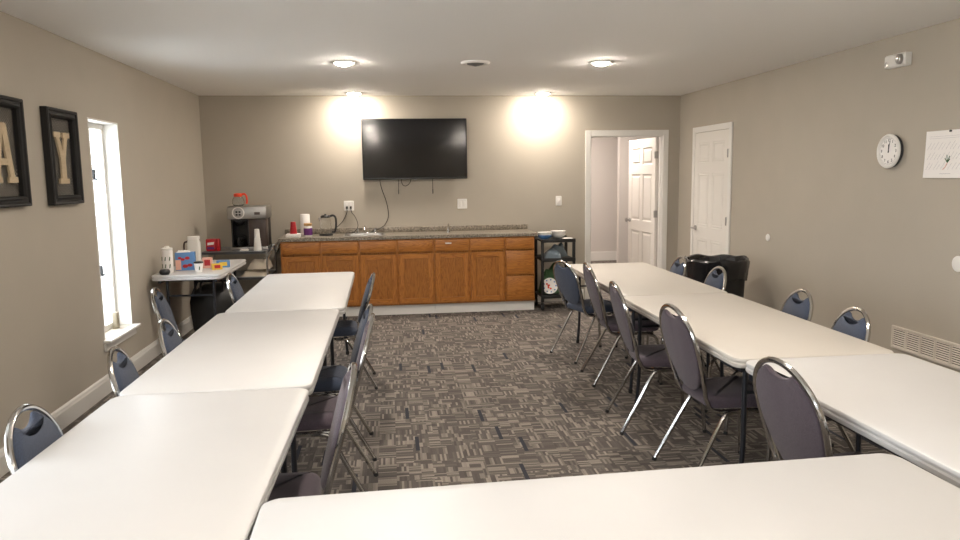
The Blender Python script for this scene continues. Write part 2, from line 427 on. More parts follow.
def lever2(x, yv, d):
    bm = bmesh.new(); tube(bm, [(x, yv, .93), (x, yv + d * .012, .93)], .028, 16); tube(bm, [(x, yv + d * .012, .93), (x, yv + d * .04, .93)], .011, 10)
    lathe(bm, [(0, 0), (.02, .003), (.028, .015), (.026, .028), (.016, .038), (0, .04)], seg=16) if False else tube(bm, [(x, yv + d * .04, .93), (x, yv + d * .05, .93), (x, yv + d * .062, .93), (x, yv + d * .072, .93)], [.018, .028, .028, .015], 16)
    struct('door_handle', bm, 'steel', door2)
lever2(.83, 0, 1); lever2(.83, -.035, -1)
for z in (.28, 1.05, 1.80):
    struct('door_hinge', box(-.006, .0005, -.036, .016, z - .045, z + .045, .003), 'steel', door2)
# hallway beyond
HY = 13.0
struct('floor_hall', box(1.9, 7.0, YB + .12, HY + .1, -.1, 0), 'carpet')
struct('ceiling_hall', box(1.9, 7.0, YB + .12, HY + .1, H, H + .1), 'ceiling')
struct('wall_hall_left', box(1.8, 1.9, YB + .12, HY + .1, 0, H), 'hall')
struct('wall_hall_right', box(7.0, 7.1, YB + .12, HY + .1, 0, H), 'hall')
struct('wall_hall_far', box(1.9, 7.0, HY, HY + .1, 0, H), 'hall')
struct('wall_hall_front', box(XR + W, 7.0, YB + .0, YB + .12, 0, H), 'hall')
struct('wall_hall_partition', box(3.53, 7.0, 11.0, 11.10, 0, H), 'hall')
bm = bmesh.new(); bx(bm, 1.9, 7.0, HY - .018, HY, 0, .165, .004); struct('baseboard_hall', bm, 'trim')

# ------------------------------------------------------------------ ceiling fittings
def downlight(x, y, label, mat='lamp', group='recessed ceiling lights'):
    t = thing('recessed_light', label, 'ceiling light', (x, y, H), 0, group)
    bm = lathe(bmesh.new(), [(.074, -.003), (.078, -.012), (.100, -.010), (.108, -.004), (.110, 0), (.074, 0), (.074, -.003)], seg=36); obj('trim_ring', bm, 'white', t)
    bm = lathe(bmesh.new(), [(0, -.034), (.025, -.032), (.048, -.024), (.065, -.012), (.073, -.004)], seg=32); obj('lens', bm, mat, t)
downlight(-.34, 6.35, 'round recessed ceiling light nearer the camera, on the left')
downlight(1.84, 6.27, 'round recessed ceiling light nearer the camera, on the right')
downlight(-.36, 8.62, 'round recessed ceiling light by the back wall, left above the television')
downlight(1.83, 8.62, 'round recessed ceiling light by the back wall, between television and doorway')
for y in (3.3, .8, -1.5):
    for x in (-.34, 1.84):
        downlight(x, y, 'round recessed ceiling light over the %s tables %s' % ('left' if x < 0 else 'right', {3.3: 'just above the frame', .8: 'over the camera', -1.5: 'behind the camera'}[y]))
t = thing('recessed_light', 'recessed light in the hallway ceiling', 'ceiling light', (3.0, 9.9, H), 0); obj('lens', lathe(bmesh.new(), [(0, -.012), (.09, -.010), (.12, 0)], seg=24), 'hlamp', t)
t = thing('recessed_light', 'unseen recessed light added to brighten the far end of the hallway', 'ceiling light', (3.0, 12.0, H), 0); obj('lens', lathe(bmesh.new(), [(0, -.012), (.09, -.010), (.12, 0)], seg=24), 'hlamp', t)  # unseen lamp, added to brighten the hall's far wall
t = thing('ceiling_vent', 'round white ceiling vent cover midway between the two nearer lights', 'ceiling vent', (.76, 6.31, H))
obj('flange', lathe(bmesh.new(), [(0, -.004), (.085, -.004), (.095, -.020), (.112, -.022), (.124, -.012), (.124, 0), (0, 0)], seg=40), 'paper', t)
bm = bmesh.new()
for r, z in ((.072, -.022), (.050, -.028), (.028, -.033)): lathe(bm, [(r - .016, z + .004), (r, z + .010), (r, z + .004), (r - .016, z - .002), (r - .016, z + .004)], seg=32)
lathe(bm, [(0, -.034), (.012, -.033), (.014, -.004)], seg=16); obj('louvre', bm, 'greymetal', t)

# ------------------------------------------------------------------ folding tables
def ftable(cx, cy, w, l, rz, label, group='white folding tables in the U', hh=.735, legy=None, mat='table'):
    t = thing('folding_table', label, 'table', (cx, cy, 0), rz, group)
    poly = rrect(-w / 2, w / 2, -l / 2, l / 2, .055, 7)
    top = slab(bmesh.new(), poly, [(.014, hh - .050), (.004, hh - .047), (0, hh - .040), (0, hh - .030), (.006, hh - .026), (.006, hh - .021), (0, hh - .016), (0, hh - .008), (.003, hh - .003), (.010, hh)])
    for f in top.faces:
        if abs(f.normal.z) < .5: pass
    obj('tabletop', top, mat, t)
    ap = bmesh.new(); x = w / 2 - .06; y = l / 2 - .05
    for s in (-1, 1): bx(ap, s * x - .012, s * x + .012, -y, y, hh - .078, hh - .051)
    obj('side_rail', ap, 'tleg', t)
    ly = l / 2 - .115 if legy is None else legy; lx = w / 2 - .10
    for s in (-1, 1):
        for zz, rr in ((hh - .062, .011), (.54, .009)): obj('cross_bar', tube(bmesh.new(), [(-lx, s * ly, zz), (lx, s * ly, zz)], rr), 'tleg', t)
        obj('brace', (lambda bm: (tube(bm, [(0, s * ly, .54), (0, s * (ly - .35), hh - .07)], .008), bm)[-1])(bmesh.new()), 'tleg', t)
        for q in (-1, 1):
            bm = tube(bmesh.new(), smoothpath([(q * lx, s * ly, hh - .05), (q * lx, s * ly, .5), (q * lx, s * ly, .25), (q * (lx + .015), s * ly, .02)], 4), .0125)
            lg = obj('leg', bm, 'tleg', t); obj('foot_cap', tube(bmesh.new(), [(q * (lx + .015), s * ly, 0), (q * (lx + .015), s * ly, .03)], .0155), 'rubber', lg)
    return t
ftable(-.695, 5.700, .762, 1.87, math.radians(.6), 'white folding table at the far end of the left row')
ftable(-.715, 3.86, .762, 1.784, 0, 'white folding table in the middle of the left row')
ftable(-.735, 2.044, .762, 1.83, math.radians(-1), 'white folding table nearest the camera in the left row')
ftable(2.010, 5.785, .762, 1.86, math.radians(-1.2), 'beige-white folding table at the far end of the right row', mat='tablebeige')
ftable(1.955, 3.955, .790, 1.77, math.radians(-1.0), 'beige-white folding table in the middle of the right row', mat='tablebeige')
ftable(1.955, 2.145, .790, 1.83, math.radians(0), 'white folding table nearest the camera in the right row', legy=.63)
ftable(.573, 1.55, .762, 1.84, PI / 2 + math.radians(1.4), 'white folding table set crosswise across the bottom of the photo')

# ------------------------------------------------------------------ chairs
def make_chair(name, fab, hb, label, group, hw=.205):
    t = thing(name, label, 'chair', (0, 0, 0), 0, group)
    # seat: rounded trapezoid cushion
    poly = []
    for (x, y, r) in ((-.185, -.20, .07), (.185, -.20, .07), (.215, .185, .08), (-.215, .185, .08)): poly.append((x, y, r))
    out = []
    for i in range(4):
        p = Vector(poly[i][:2]); a = (Vector(poly[i - 1][:2]) - p).normalized(); b = (Vector(poly[(i + 1) % 4][:2]) - p).normalized(); r = poly[i][2]
        p0, p2 = p + a * r, p + b * r
        for k in range(6):
            u = k / 5; out.append(tuple(p0 * (1 - u) ** 2 + p * 2 * u * (1 - u) + p2 * u * u))
    bm = slab(bmesh.new(), out, [(.02, .405), (.004, .412), (0, .425), (.002, .440), (.012, .455), (.035, .466), (.08, .472)])
    obj('seat', bm, fab, t)
    # back plane: u across, v up the leaning plane
    lean = math.atan2(.125, hb - .46); base = Vector((0, -.205, .43)); L = (hb - .43) / math.cos(lean)
    def bp(u, v, w=0): return (u, base.y - v * math.sin(lean) + w * math.cos(lean), base.z + v * math.cos(lean) + w * math.sin(lean))
    vc = L * .60; top = L - .011
    def prof(v):   # half width of the frame oval at height v
        if v >= vc: return hw * math.sqrt(max(0, 1 - ((v - vc) / (top - vc)) ** 2))
        return hw - (hw - .155) * ((vc - v) / vc) ** 2
    # chrome loop which becomes front legs
    arc = [(hw * math.cos(a), vc + (top - vc) * math.sin(a)) for a in [PI * k / 14 for k in range(15)]]
    vs = [vc * .8, vc * .6, vc * .4, vc * .2, .035]
    right = [bp(prof(v), v) for v in vs]; left = [bp(-prof(v), v) for v in vs]
    loop = [bp(-prof(v), v) for v in vs[::-1]] + [bp(u, v) for u, v in arc[::-1]] + right
    bm = bmesh.new(); tube(bm, smoothpath([(-.175, -.06, .39), (-.160, -.17, .392)] + loop + [(.160, -.17, .392), (.175, -.06, .39)], 3), .0112, 10)
    obj('back_frame', bm, 'chrome', t)
    # upholstered back pad with a notch at the top (hand hold)
    pts = []; ins = .014
    n = 9
    for k in range(n): v = .07 + (vc - .07) * k / n; pts.append((prof(v) - ins - .055 * (1 - (v - .07) / (vc - .07)) ** 2.5, v))
    for k in range(0, 8):
        a = math.radians(k * 8.9); pts.append(((hw - ins) * math.cos(a), vc + (top - ins - vc) * math.sin(a)))
    right_pts = pts; notch = [(.074, top - .036), (.062, top - .045), (.045, top - .053), (.024, top - .058), (0, top - .060)]
    full = right_pts + notch + [(-u, v) for u, v in notch[:-1][::-1]] + [(-u, v) for u, v in right_pts[::-1]]
    full += [(-.05, .045), (0, .038), (.05, .045)]
    bm = slab(bmesh.new(), full, [(.010, -.012), (.002, -.009), (0, -.004), (0, .002), (.004, .008), (.014, .016), (.030, .022)], f=lambda x, y, z: bp(x, y, z))
    obj('backrest', bm, fab, t)
    # seat rails
    bm = bmesh.new()
    for s in (-1, 1): tube(bm, [(s * .175, -.06, .39), (s * .185, .08, .39), (s * .175, .135, .392)], .0105, 8)
    tube(bm, [(-.185, -.10, .383), (.185, -.10, .383)], .009, 8); tube(bm, [(-.185, .12, .383), (.185, .12, .383)], .009, 8)
    obj('seat_frame', bm, 'chrome', t)
    for s in (-1, 1):
        bm = tube(bmesh.new(), smoothpath([(s * .180, .05, .385), (s * .188, .115, .382), (s * .197, .165, .33), (s * .203, .175, .18), (s * .210, .190, .018)], 5), .0112, 10)
        g = obj('leg', bm, 'chrome', t); obj('foot_cap', tube(bmesh.new(), [(s * .210, .192, 0), (s * .2095, .190, .018)], .0128), 'rubber', g)
        bm = tube(bmesh.new(), smoothpath([(s * .180, -.04, .386), (s * .184, -.10, .382), (s * .188, -.135, .352), (s * .200, -.222, .19), (s * .212, -.318, .014)], 5), .0112, 10)
        g = obj('leg', bm, 'chrome', t); obj('foot_cap', tube(bmesh.new(), [(s * .213, -.322, 0), (s * .2125, -.317, .018)], .0128), 'rubber', g)
    return t
def dup(root):
    r = root.copy(); C.objects.link(r)
    for ch in list(root.children):
        c = ch.copy(); C.objects.link(c); c.parent = r
        for g in list(ch.children):
            d = g.copy(); C.objects.link(d); d.parent = c
    return r
GB, GP = 'blue upholstered chairs around the tables', 'purple-grey upholstered chairs around the tables'
protos = {'blue': make_chair('banquet_chair', 'blue', .853, 'x', GB, .195), 'purple': make_chair('banquet_chair', 'purple', .915, 'x', GP)}
used = set()
def chair(kind, xt, yc, face, yaw, label):
    """xt, yc: where the top of the back stands; face +1 looks right, -1 left"""
    o = protos[kind] if kind not in used else dup(protos[kind]); used.add(kind)
    rz = (-PI / 2 if face > 0 else PI / 2) + math.radians(yaw)
    o.rotation_euler = (0, 0, rz)
    d = Vector((-math.sin(rz), math.cos(rz)))
    o.location = (xt + d.x * .32, yc + d.y * .32, 0); o['label'] = label
# left row, wall side (facing right)
chair('blue', -1.235, 5.85, 1, 2, 'blue chair on the wall side of the left row, farthest, beside the small table')
chair('blue', -1.58, 5.14, 1, 8, 'blue chair pulled out towards the left wall, near the small table')
chair('blue', -1.18, 3.94, 1, 6, 'blue chair on the wall side of the left row, third from the camera')
chair('blue', -1.20, 3.30, 1, 9, 'blue oval-back chair on the wall side of the left row, second from the camera')
chair('blue', -1.19, 2.46, 1, 6, 'blue oval-back chair at the left edge of the photo, nearest the camera')
# left row, aisle side (facing left)
chair('blue', -.145, 5.60, -1, 3, 'blue oval-back chair on the aisle side of the left row, nearest the cabinets')
chair('blue', -.135, 4.19, -1, 4, 'blue chair on the aisle side of the left row, right behind a purple-grey one')
chair('purple', -.11, 3.55, -1, 0, 'purple-grey chair on the left row aisle side, just in front of a blue one')
chair('purple', -.155, 2.585, -1, 3, 'purple-grey chair on the aisle side of the left row, nearest the camera')
# right row, aisle side (facing right)
chair('blue', 1.455, 6.05, 1, 16, 'blue chair turned outwards on the aisle side of the right row, nearest the black cart')
chair('purple', 1.49, 5.38, 1, -3, 'purple-grey chair on the aisle side of the right row, next to the blue one')
chair('purple', 1.385, 4.37, 1, -5, 'purple-grey chair in the middle of the aisle side of the right row')
chair('purple', 1.425, 3.53, 1, 2, 'purple-grey chair on the aisle side of the right row, second from the camera')
chair('purple', 1.375, 2.40, 1, 3, 'purple-grey chair of the right row just behind the crosswise table')
# right row, wall side (facing left)
chair('blue', 2.515, 6.10, -1, -6, 'blue chair on the wall side of the right row, left of the black bin, farthest')
chair('blue', 2.525, 5.37, -1, -5, 'blue chair beside the right row, directly in front of the black bin')
chair('blue', 2.52, 4.20, -1, -8, 'blue chair between right row and wall, second from the camera')
chair('blue', 2.455, 3.57, -1, -10, 'blue chair between right row and wall, nearest the camera and the wall grille')

# ------------------------------------------------------------------ cabinets and worktop
FY = 8.335           # cabinet face plane
CT = .914            # worktop height
def door_panel(bm, x0, x1, z0, z1, y):
    # frame and raised panel, y is the back plane; front towards -y
    k = .058; d = .019
    bx(bm, x0, x0 + k, y - d, y, z0, z1, .003, 0, 1); bx(bm, x1 - k, x1, y - d, y, z0, z1, .003, 0, 1)
    bx(bm, x0 + k, x1 - k, y - d, y, z0, z0 + k, .003, 1, 1); bx(bm, x0 + k, x1 - k, y - d, y, z1 - k, z1, .003, 1, 1)
    bx(bm, x0 + k, x1 - k, y - .008, y, z0 + k, z1 - k, 0, 2)
    return bm
def cabinet(cols, label, stack=False, cat='cabinet', low=0):
    x0, x1 = cols[0], cols[-1]
    t = thing('base_cabinet', label, cat, (0, 0, 0), 0, 'oak base cabinets under the worktop')
    bm = bmesh.new(); bx(bm, x0 + .001, x1 - .001, FY + .02, YB - .018, .115, CT - .04 - low, 0, 0)
    # face frame
    bx(bm, x0 + .001, x1 - .001, FY, FY + .02, CT - .066, CT - .04, 0, 1); bx(bm, x0 + .001, x1 - .001, FY, FY + .02, .115, .145, 0, 1)
    for c in cols:
        a = max(x0 + .001, c - .018); b = min(x1 - .001, c + .018); bx(bm, a, b, FY - .0005, FY + .0205, .116, CT - .041, 0, 0)
    obj('body', bm, ['oakv', 'oakh'], t, False)
    obj('toe_kick', box(x0 + .001, x1 - .001, FY + .035, FY + .065, 0, .115), 'trim', t, False)
    for a, b in zip(cols, cols[1:]):
        g = .014
        dz0, dz1 = CT - .052 - .135, CT - .055
        fr = obj('drawer_front', box(a + g, b - g, FY - .020, FY - .001, dz0, dz1, .006), 'oakh', t)
        if stack:
            h = (dz0 - .022 - .135) / 2
            for z in (.135, .135 + h + .011): obj('drawer_front', box(a + g, b - g, FY - .020, FY - .001, z, z + h - .005, .006), 'oakh', t)
        else:
            obj('door', door_panel(bmesh.new(), a + g, b - g, .135, dz0 - .022, FY - .001), ['oakv', 'oakh', 'oakp'], t, False)
    return t
cabinet([-1.215, -.775, -.352], 'left oak base cabinet with two doors beside the coffee cart', low=.15)
cabinet([-.352, .080, .497], 'oak two-door base cabinet straight under the left half of the television', low=.15)
cab3 = cabinet([.497, .905, 1.318], 'oak two-door base cabinet with a white strip on one drawer')
cabinet([1.318, 1.665], 'narrow oak cabinet with a stack of three drawers at the right end', True)
lab = obj('safety_latch', box(.625, .695, FY - .026, FY - .021, CT - .105, CT - .090, .002), 'white', cab3)
lab['label'] = 'white plastic strip on the drawer'
# worktop with a sink opening
SX0, SX1, SY0, SY1 = -.52, -.06, 8.40, 8.74
wt = thing('worktop', 'speckled grey-brown laminate worktop with backsplash over the oak cabinets', 'worktop', (0, 0, 0))
bm = bmesh.new(); a, b, c, d = -1.235, 1.69, FY - .03, YB - .001; z0, z1 = CT - .039, CT
bx(bm, a, SX0, c, d, z0, z1, .004); bx(bm, SX1, b, c, d, z0, z1, .004); bx(bm, SX0, SX1, c, SY0, z0, z1); bx(bm, SX0, SX1, SY1, d, z0, z1)
obj('top', bm, 'granite', wt, False)
obj('backsplash', box(a, b, YB - .022, YB - .001, CT, CT + .062, .004), 'granite', wt)
sk = thing('sink', 'steel drop-in sink with small tap in the worktop', 'sink', ((SX0 + SX1) / 2, (SY0 + SY1) / 2, CT))
w2, d2 = (SX1 - SX0) / 2, (SY1 - SY0) / 2; bm = bmesh.new()
out = rrect(-w2 - .012, w2 + .012, -d2 - .012, d2 + .012, .03); inn = rrect(-w2 + .012, w2 - .012, -d2 + .012, d2 - .012, .05)
rs = [[bm.verts.new((x, y, z)) for x, y in P] for P, z in ((out, .0005), (out, .004), (inn, .005), (offset(inn, .006), -.03), (offset(inn, .012), -.13))]
for p, q in zip(rs, rs[1:]):
    for k in range(len(p)): bm.faces.new((p[k], p[(k + 1) % len(p)], q[(k + 1) % len(q)], q[k]))
bm.faces.new(rs[-1]); obj('basin', bm, 'steel', sk)
bm = bmesh.new(); tube(bm, smoothpath([(0, d2 + .045, .001), (0, d2 + .045, .06), (0, d2 + .01, .085), (0, d2 - .07, .075), (0, d2 - .085, .055)], 5), .009, 10)
bx(bm, -.12, .15, d2 + .02, d2 + .07, 0.0006, .016, .006); obj('spout', bm, 'chrome', sk)
for s in (-1, 1): obj('tap_handle', lathe(bmesh.new(), [(0, .016), (.018, .016), (.020, .03), (.014, .05), (.017, .062), (0, .066)], .02 + s * .10, d2 + .045, 0, 16), 'chrome', sk)
sp = thing('drinking_tap', 'small chrome tap on the worktop, right of the sink', 'tap', (.69, 8.66, CT + .0006))
obj('base', lathe(bmesh.new(), [(0, 0), (.024, 0), (.022, .012), (.012, .018), (.011, .05), (.0, .052)], seg=16), 'chrome', sp)
obj('spout', tube(bmesh.new(), smoothpath([(0, 0, .045), (0, -.005, .085), (0, -.04, .10), (0, -.075, .085)], 4), .008), 'chrome', sp)

# ------------------------------------------------------------------ things on the worktop
CT += .0006
def cup_stack(name, label, x, y, z, r0, r1, h, n, mat, cat='cup stack', group=None):
    bm = bmesh.new(); pr = [(0, 0)]
    # inverted stack: wide rim at the bottom, ribs where rims nest
    step = (h * .55) / n
    pr += [(r1, 0), (r1 + .002, .004)]
    for k in range(n):
        zz = .006 + step * k; rr = r1 + (r0 - r1) * zz / h
        pr += [(rr + .002, zz), (rr + .002, zz + step * .5), (rr - .0005, zz + step * .6)]
    pr += [(r0, h - .003), (r0 - .003, h), (0, h)]
    return tag(obj(name, lathe(bm, pr, 0, 0, 0, 20), mat, loc=(x, y, z)), label, cat, group)
wb = tag(obj('napkin_box', box(-1.165, -1.0, 8.43, 8.60, CT + .001, CT + .036, .004), 'paper'), 'flat white box on the left end of the worktop, under the red cups', 'box')
cup_stack('plastic_cup_stack', 'stack of red plastic cups upside down on the flat white box', -1.085, 8.505, CT + .037, .028, .038, .135, 4, 'red', 'cup')
t = thing('paper_towel_roll', 'white paper roll standing behind the purple-labelled jar', 'paper roll', (-.975, 8.72, CT))
obj('roll', lathe(bmesh.new(), [(0, 0), (.055, 0), (.057, .006), (.055, .238), (.050, .245), (.018, .245), (.018, .23), (0, .23)], seg=28), 'paper', t)
t = thing('jar', 'jar with purple label and gold lid on the worktop', 'jar', (-.925, 8.53, CT))
obj('body', lathe(bmesh.new(), [(0, 0), (.034, 0), (.038, .004), (.038, .082), (.034, .09), (0, .09)], seg=24), 'white', t)
obj('label_band', lathe(bmesh.new(), [(.0385, .012), (.0390, .014), (.0390, .068), (.0385, .070), (.0385, .012)], seg=24), 'purplelabel', t)
obj('lid', lathe(bmesh.new(), [(0, .090), (.036, .090), (.037, .093), (.037, .109), (.034, .112), (0, .112)], seg=24), 'gold', t)
t.scale = (1.25, 1.25, 1.35)
t = thing('electric_kettle', 'electric kettle with clear jug and black handle on the worktop', 'kettle', (-.73, 8.60, CT))
obj('base', lathe(bmesh.new(), [(0, 0), (.078, 0), (.078, .014), (.068, .020), (0, .020)], seg=28), 'black', t)
obj('jug', lathe(bmesh.new(), [(0, .021), (.068, .021), (.070, .03), (.062, .12), (.054, .178), (.052, .180), (0, .180)], seg=28), 'glass', t)
bm = lathe(bmesh.new(), [(0, .180), (.055, .180), (.056, .192), (.045, .203), (.012, .206), (.010, .216), (0, .217)], seg=28); obj('lid', bm, 'black', t)
bm = bmesh.new(); tube(bm, smoothpath([(.045, 0, .190), (.085, 0, .200), (.112, 0, .180), (.118, 0, .13), (.112, 0, .07), (.098, 0, .035), (.067, 0, .034)], 5), .0115, 10); obj('handle', bm, 'black', t)
obj('spout', tube(bmesh.new(), [(-.056, 0, .150), (-.070, 0, .172), (-.078, 0, .180)], [.016, .012, .010], 10), 'steel', t)
t.scale = (1.0, 1.0, 1.15)

# ------------------------------------------------------------------ television, plates and cords on the back wall
tv = thing('television', 'large black flat television mounted on the back wall', 'television', (.325, YB, 1.9), 0)
TY = -.075; bm = bmesh.new(); bx(bm, -.622, .622, TY, TY + .035, -.357, .357, .006); obj('housing', bm, 'black', tv)
obj('screen', box(-.610, .610, TY - .0015, TY, -.335, .347), 'screen', tv)
bm = bmesh.new(); bx(bm, -.2, .2, TY + .035, -.001, -.15, .15, .004); obj('wall_bracket', bm, 'blacksat', tv)
obj('lower_bezel', box(-.615, .615, TY - .004, TY, -.356, -.336, .002), 'blacksat', tv)
bm = bmesh.new()
for x in (-.205, .205):
    tube(bm, [(x, TY + .05, -.34), (x, TY + .05, -.48)], .0035, 6); tube(bm, [(x, TY + .05, -.48), (x, TY + .05, -.53)], .0055, 6)
obj('pull_cord', bm, 'black', tv)
obj('sensor_bump', box(-.012, .012, TY - .003, TY + .02, -.368, -.357, .002), 'steel', tv)
bm = tube(bmesh.new(), smoothpath([(.325 - .17, YB - .02, 1.56), (.325 - .16, YB - .02, 1.49), (.325 - .12, YB - .02, 1.465), (.325 - .07, YB - .02, 1.50), (.325 - .05, YB - .02, 1.56)], 5), .004, 7)
tag(obj('cable', bm, 'blacksat'), 'short black cable looping under the middle of the television', 'cable')
bm = tube(bmesh.new(), smoothpath([(-.10, YB - .02, 1.55), (-.085, YB - .012, 1.45), (-.03, YB - .010, 1.28), (-.01, YB - .010, 1.12), (-.045, YB - .012, 1.02), (-.10, YB - .032, .972), (-.16, YB - .045, .945), (-.22, YB - .06, CT + .013)], 6), .0042, 7)
tag(obj('cable', bm, 'blacksat'), 'long black cable hanging from the television down to the sink', 'cable')
def plate(M4, w, h, label, kind, name):
    t = thing(name, label, 'outlet' if kind == 'outlet' else 'switch', (0, 0, 0))
    bm = slab(bmesh.new(), rrect(-w / 2, w / 2, -h / 2, h / 2, .008, 3), [(0, 0), (0, .004), (.004, .007)]); obj('cover_plate', xf(bm, M4), 'white', t)
    n = 2 if w > .1 else 1
    for i in range(n):
        cx = (i - (n - 1) / 2) * .046
        bm = bmesh.new()
        if kind == 'outlet':
            for z in (-.02, .02): slab(bm, rrect(cx - .015, cx + .015, z - .014, z + .014, .008, 3), [(0, .0072), (0, .009)])
            obj('socket', xf(bm, M4), 'paper', t)
        elif kind == 'switch':
            bx(bm, cx - .017, cx + .017, -.034, .034, .0072, .0095, .002); bx(bm, cx - .006, cx + .006, -.006, .012, .0095, .017, .002); obj('toggle', xf(bm, M4), 'paper', t)
        else:
            bx(bm, cx - .018, cx + .018, -.036, .036, .0072, .0088, .001); obj('blank_insert', xf(bm, M4), 'white', t)
    return t
plate(on_back(-.475, 1.24), .118, .118, 'white double outlet plate with two black plugs above the kettle', 'outlet', 'outlet')
plate(on_back(.885, 1.24), .118, .118, 'white square plate on the wall, right below the television', 'blank', 'wall_plate')
plate(on_back(2.085, 1.255), .075, .118, 'white light switch between worktop and doorway', 'switch', 'light_switch')
for i, (dx, end) in enumerate(((-.023, [(-.50, YB - .05, 1.16), (-.56, YB - .03, 1.05), (-.66, YB - .07, .96), (-.70, YB - .13, CT + .006), (-.73, 8.70, CT + .006)]), (.023, [(-.44, YB - .05, 1.16), (-.40, YB - .03, 1.10), (-.375, YB - .03, 1.00), (-.42, YB - .04, .93), (-.47, YB - .08, CT + .007), (-.52, YB - .09, CT + .006)]))):
    lb = ('kettle', 'left of the two black power cords from the outlet, running to the kettle') if i == 0 else ('x', 'right of the two black power cords, curving from the outlet to the worktop')
    t = thing('power_cord', lb[1], 'cord')
    xx = -.475 + dx
    obj('plug', box(xx - .012, xx + .012, YB - .040, YB - .0095, 1.205, 1.235, .004), 'black', t)
    obj('cord', tube(bmesh.new(), smoothpath([(xx, YB - .040, 1.218), (xx, YB - .052, 1.205)] + end, 5), .0038, 7), 'blacksat', t)

# ------------------------------------------------------------------ steel cart with coffee machine, left
ZC = .80
t = thing('utility_cart', 'grey metal utility cart under the coffee machine', 'cart', (0, 0, 0))
cx0, cx1, cy0, cy1 = -2.02, -1.33, 8.12, 8.72
for z in (ZC, .52, .18):
    bm = bmesh.new(); bx(bm, cx0, cx1, cy0, cy1, z - .022, z - .004, .003)
    bx(bm, cx0, cx1, cy0, cy0 + .01, z - .03, z, .002); bx(bm, cx0, cx1, cy1 - .01, cy1, z - .03, z, .002); bx(bm, cx0, cx0 + .01, cy0 + .01, cy1 - .01, z - .03, z, .002); bx(bm, cx1 - .01, cx1, cy0 + .01, cy1 - .01, z - .03, z, .002)
    obj('shelf', bm, 'greymetal', t)
for x in (cx0 + .0, cx1 - .0):
    for y in (cy0 + .0, cy1 - .0):
        obj('post', tube(bmesh.new(), [(x, y, .085), (x, y, ZC + .005)], .012), 'steel', t)
        cs = obj('caster', (lambda bm: (tube(bm, [(x - .012, y, .042), (x + .012, y, .042)], .042, 18), bm)[-1])(bmesh.new()), 'rubber', t)
bm = bmesh.new()
for y in (cy0, cy1): tube(bm, smoothpath([(cx1, y, ZC - .09), (cx1 + .02, y, ZC - .05), (cx1 + .078, y, ZC + .06)], 4), .009)
tube(bm, [(cx1 + .078, cy0, ZC + .06), (cx1 + .078, cy1, ZC + .06)], .011); obj('handle', bm, 'chrome', t)
cm = thing('coffee_machine', 'steel and brown coffee machine on the utility cart', 'coffee machine', (-1.540, 8.45, ZC))
w = .200; bm = bmesh.new()
bx(bm, -w, w, -.17, .18, 0, .03, .004); obj('base', bm, 'steel', cm)
obj('tower', box(-w + .01, w - .01, .02, .17, .03, .34, .004), 'blacksat', cm)
obj('side_panel', box(0.0, w - .012, -.135, .02, .031, .339, .004), 'brown', cm)
obj('brew_bay', (lambda bm: (bx(bm, -w + .012, -w + .026, -.13, .02, .031, .339), bx(bm, -.014, -.001, -.13, .02, .031, .339), bx(bm, -w + .026, -.014, -.12, .02, .315, .339), bm)[-1])(bmesh.new()), 'black', cm)
hd = bmesh.new(); bx(hd, -w - .016, w + .004, -.18, .18, .34, .478, .012); obj('head', hd, 'steel', cm)
ring = lathe(bmesh.new(), [(.054, 0), (.066, 0), (.066, .006), (.054, .006), (.054, 0)], seg=32); obj('dial_ring', xf(ring, Matrix.Translation((-.095, -.180, .409)) @ Matrix.Rotation(PI / 2, 4, 'X')), 'white', cm)
for bx_, bz in ((-.112, .418), (-.08, .418), (-.112, .388), (-.08, .388)): obj('button', box(bx_ - .011, bx_ + .011, -.186, -.1805, bz - .010, bz + .010, .002), 'black', cm)
obj('display', box(.075, .135, -.184, -.1805, .385, .415, .002), 'brown', cm)
obj('filter_basket', lathe(bmesh.new(), [(0, .27), (.03, .27), (.055, .29), (.062, .314), (0, .314)], -.105, -.055, 0, 20), 'black', cm)
def carafe(name, label, loc, coll):
    t = thing(name, label, 'coffee pot', loc)
    obj('glass_bowl', lathe(bmesh.new(), [(0, .0), (.048, .0), (.062, .012), (.067, .035), (.060, .062), (.042, .085), (.040, .088), (.038, .085), (.056, .060), (.063, .035), (.058, .013), (.046, .004), (0, .004)], seg=24), 'glass', t)
    obj('collar', lathe(bmesh.new(), [(.039, .083), (.046, .086), (.047, .108), (.036, .116), (0, .118), (0, .110), (.036, .106), (.039, .083)], seg=24), coll, t)
    obj('handle', tube(bmesh.new(), smoothpath([(.040, -.002, .104), (.072, -.006, .108), (.092, -.008, .085), (.096, -.009, .045), (.090, -.009, .02)], 5), [.010] * 21, 10), coll, t)
    return t
carafe('coffee_pot', 'glass coffee pot with orange-red collar and handle on top of the coffee machine', (-1.665, 8.46, ZC + .4785), 'orange').scale = (1.0, 1.0, 1.2)
carafe('coffee_pot', 'glass coffee pot with black handle inside the bay of the coffee machine', (-1.645, 8.385, ZC + .031), 'black').rotation_euler = (0, 0, -PI / 2)
cup_stack('paper_cup_stack', 'tall stack of white paper cups in front of the coffee machine', -1.44, 8.225, ZC - .003, .026, .041, .235, 9, 'white', 'cup')
t = thing('filter_packet', 'small white packet beside the paper cup stack on the cart', 'packet', (-1.58, 8.215, ZC - .0035)); obj('packet', slab(bmesh.new(), rrect(-.045, .045, -.03, .03, .01), [(.004, 0), (0, .01), (.012, .022)]), 'paper', t)
t = thing('coffee_packet', 'red coffee packet with white print on the left end of the cart', 'packet', (-1.925, 8.30, ZC - .0030), .05); t.scale = (1, 1, 1.15)
bm = bmesh.new(); bx(bm, -.07, .035, -.04, .04, 0, .115, .01); bx(bm, .038, .075, -.045, .03, 0, .115, .008); obj('packet', bm, 'redbox', t)
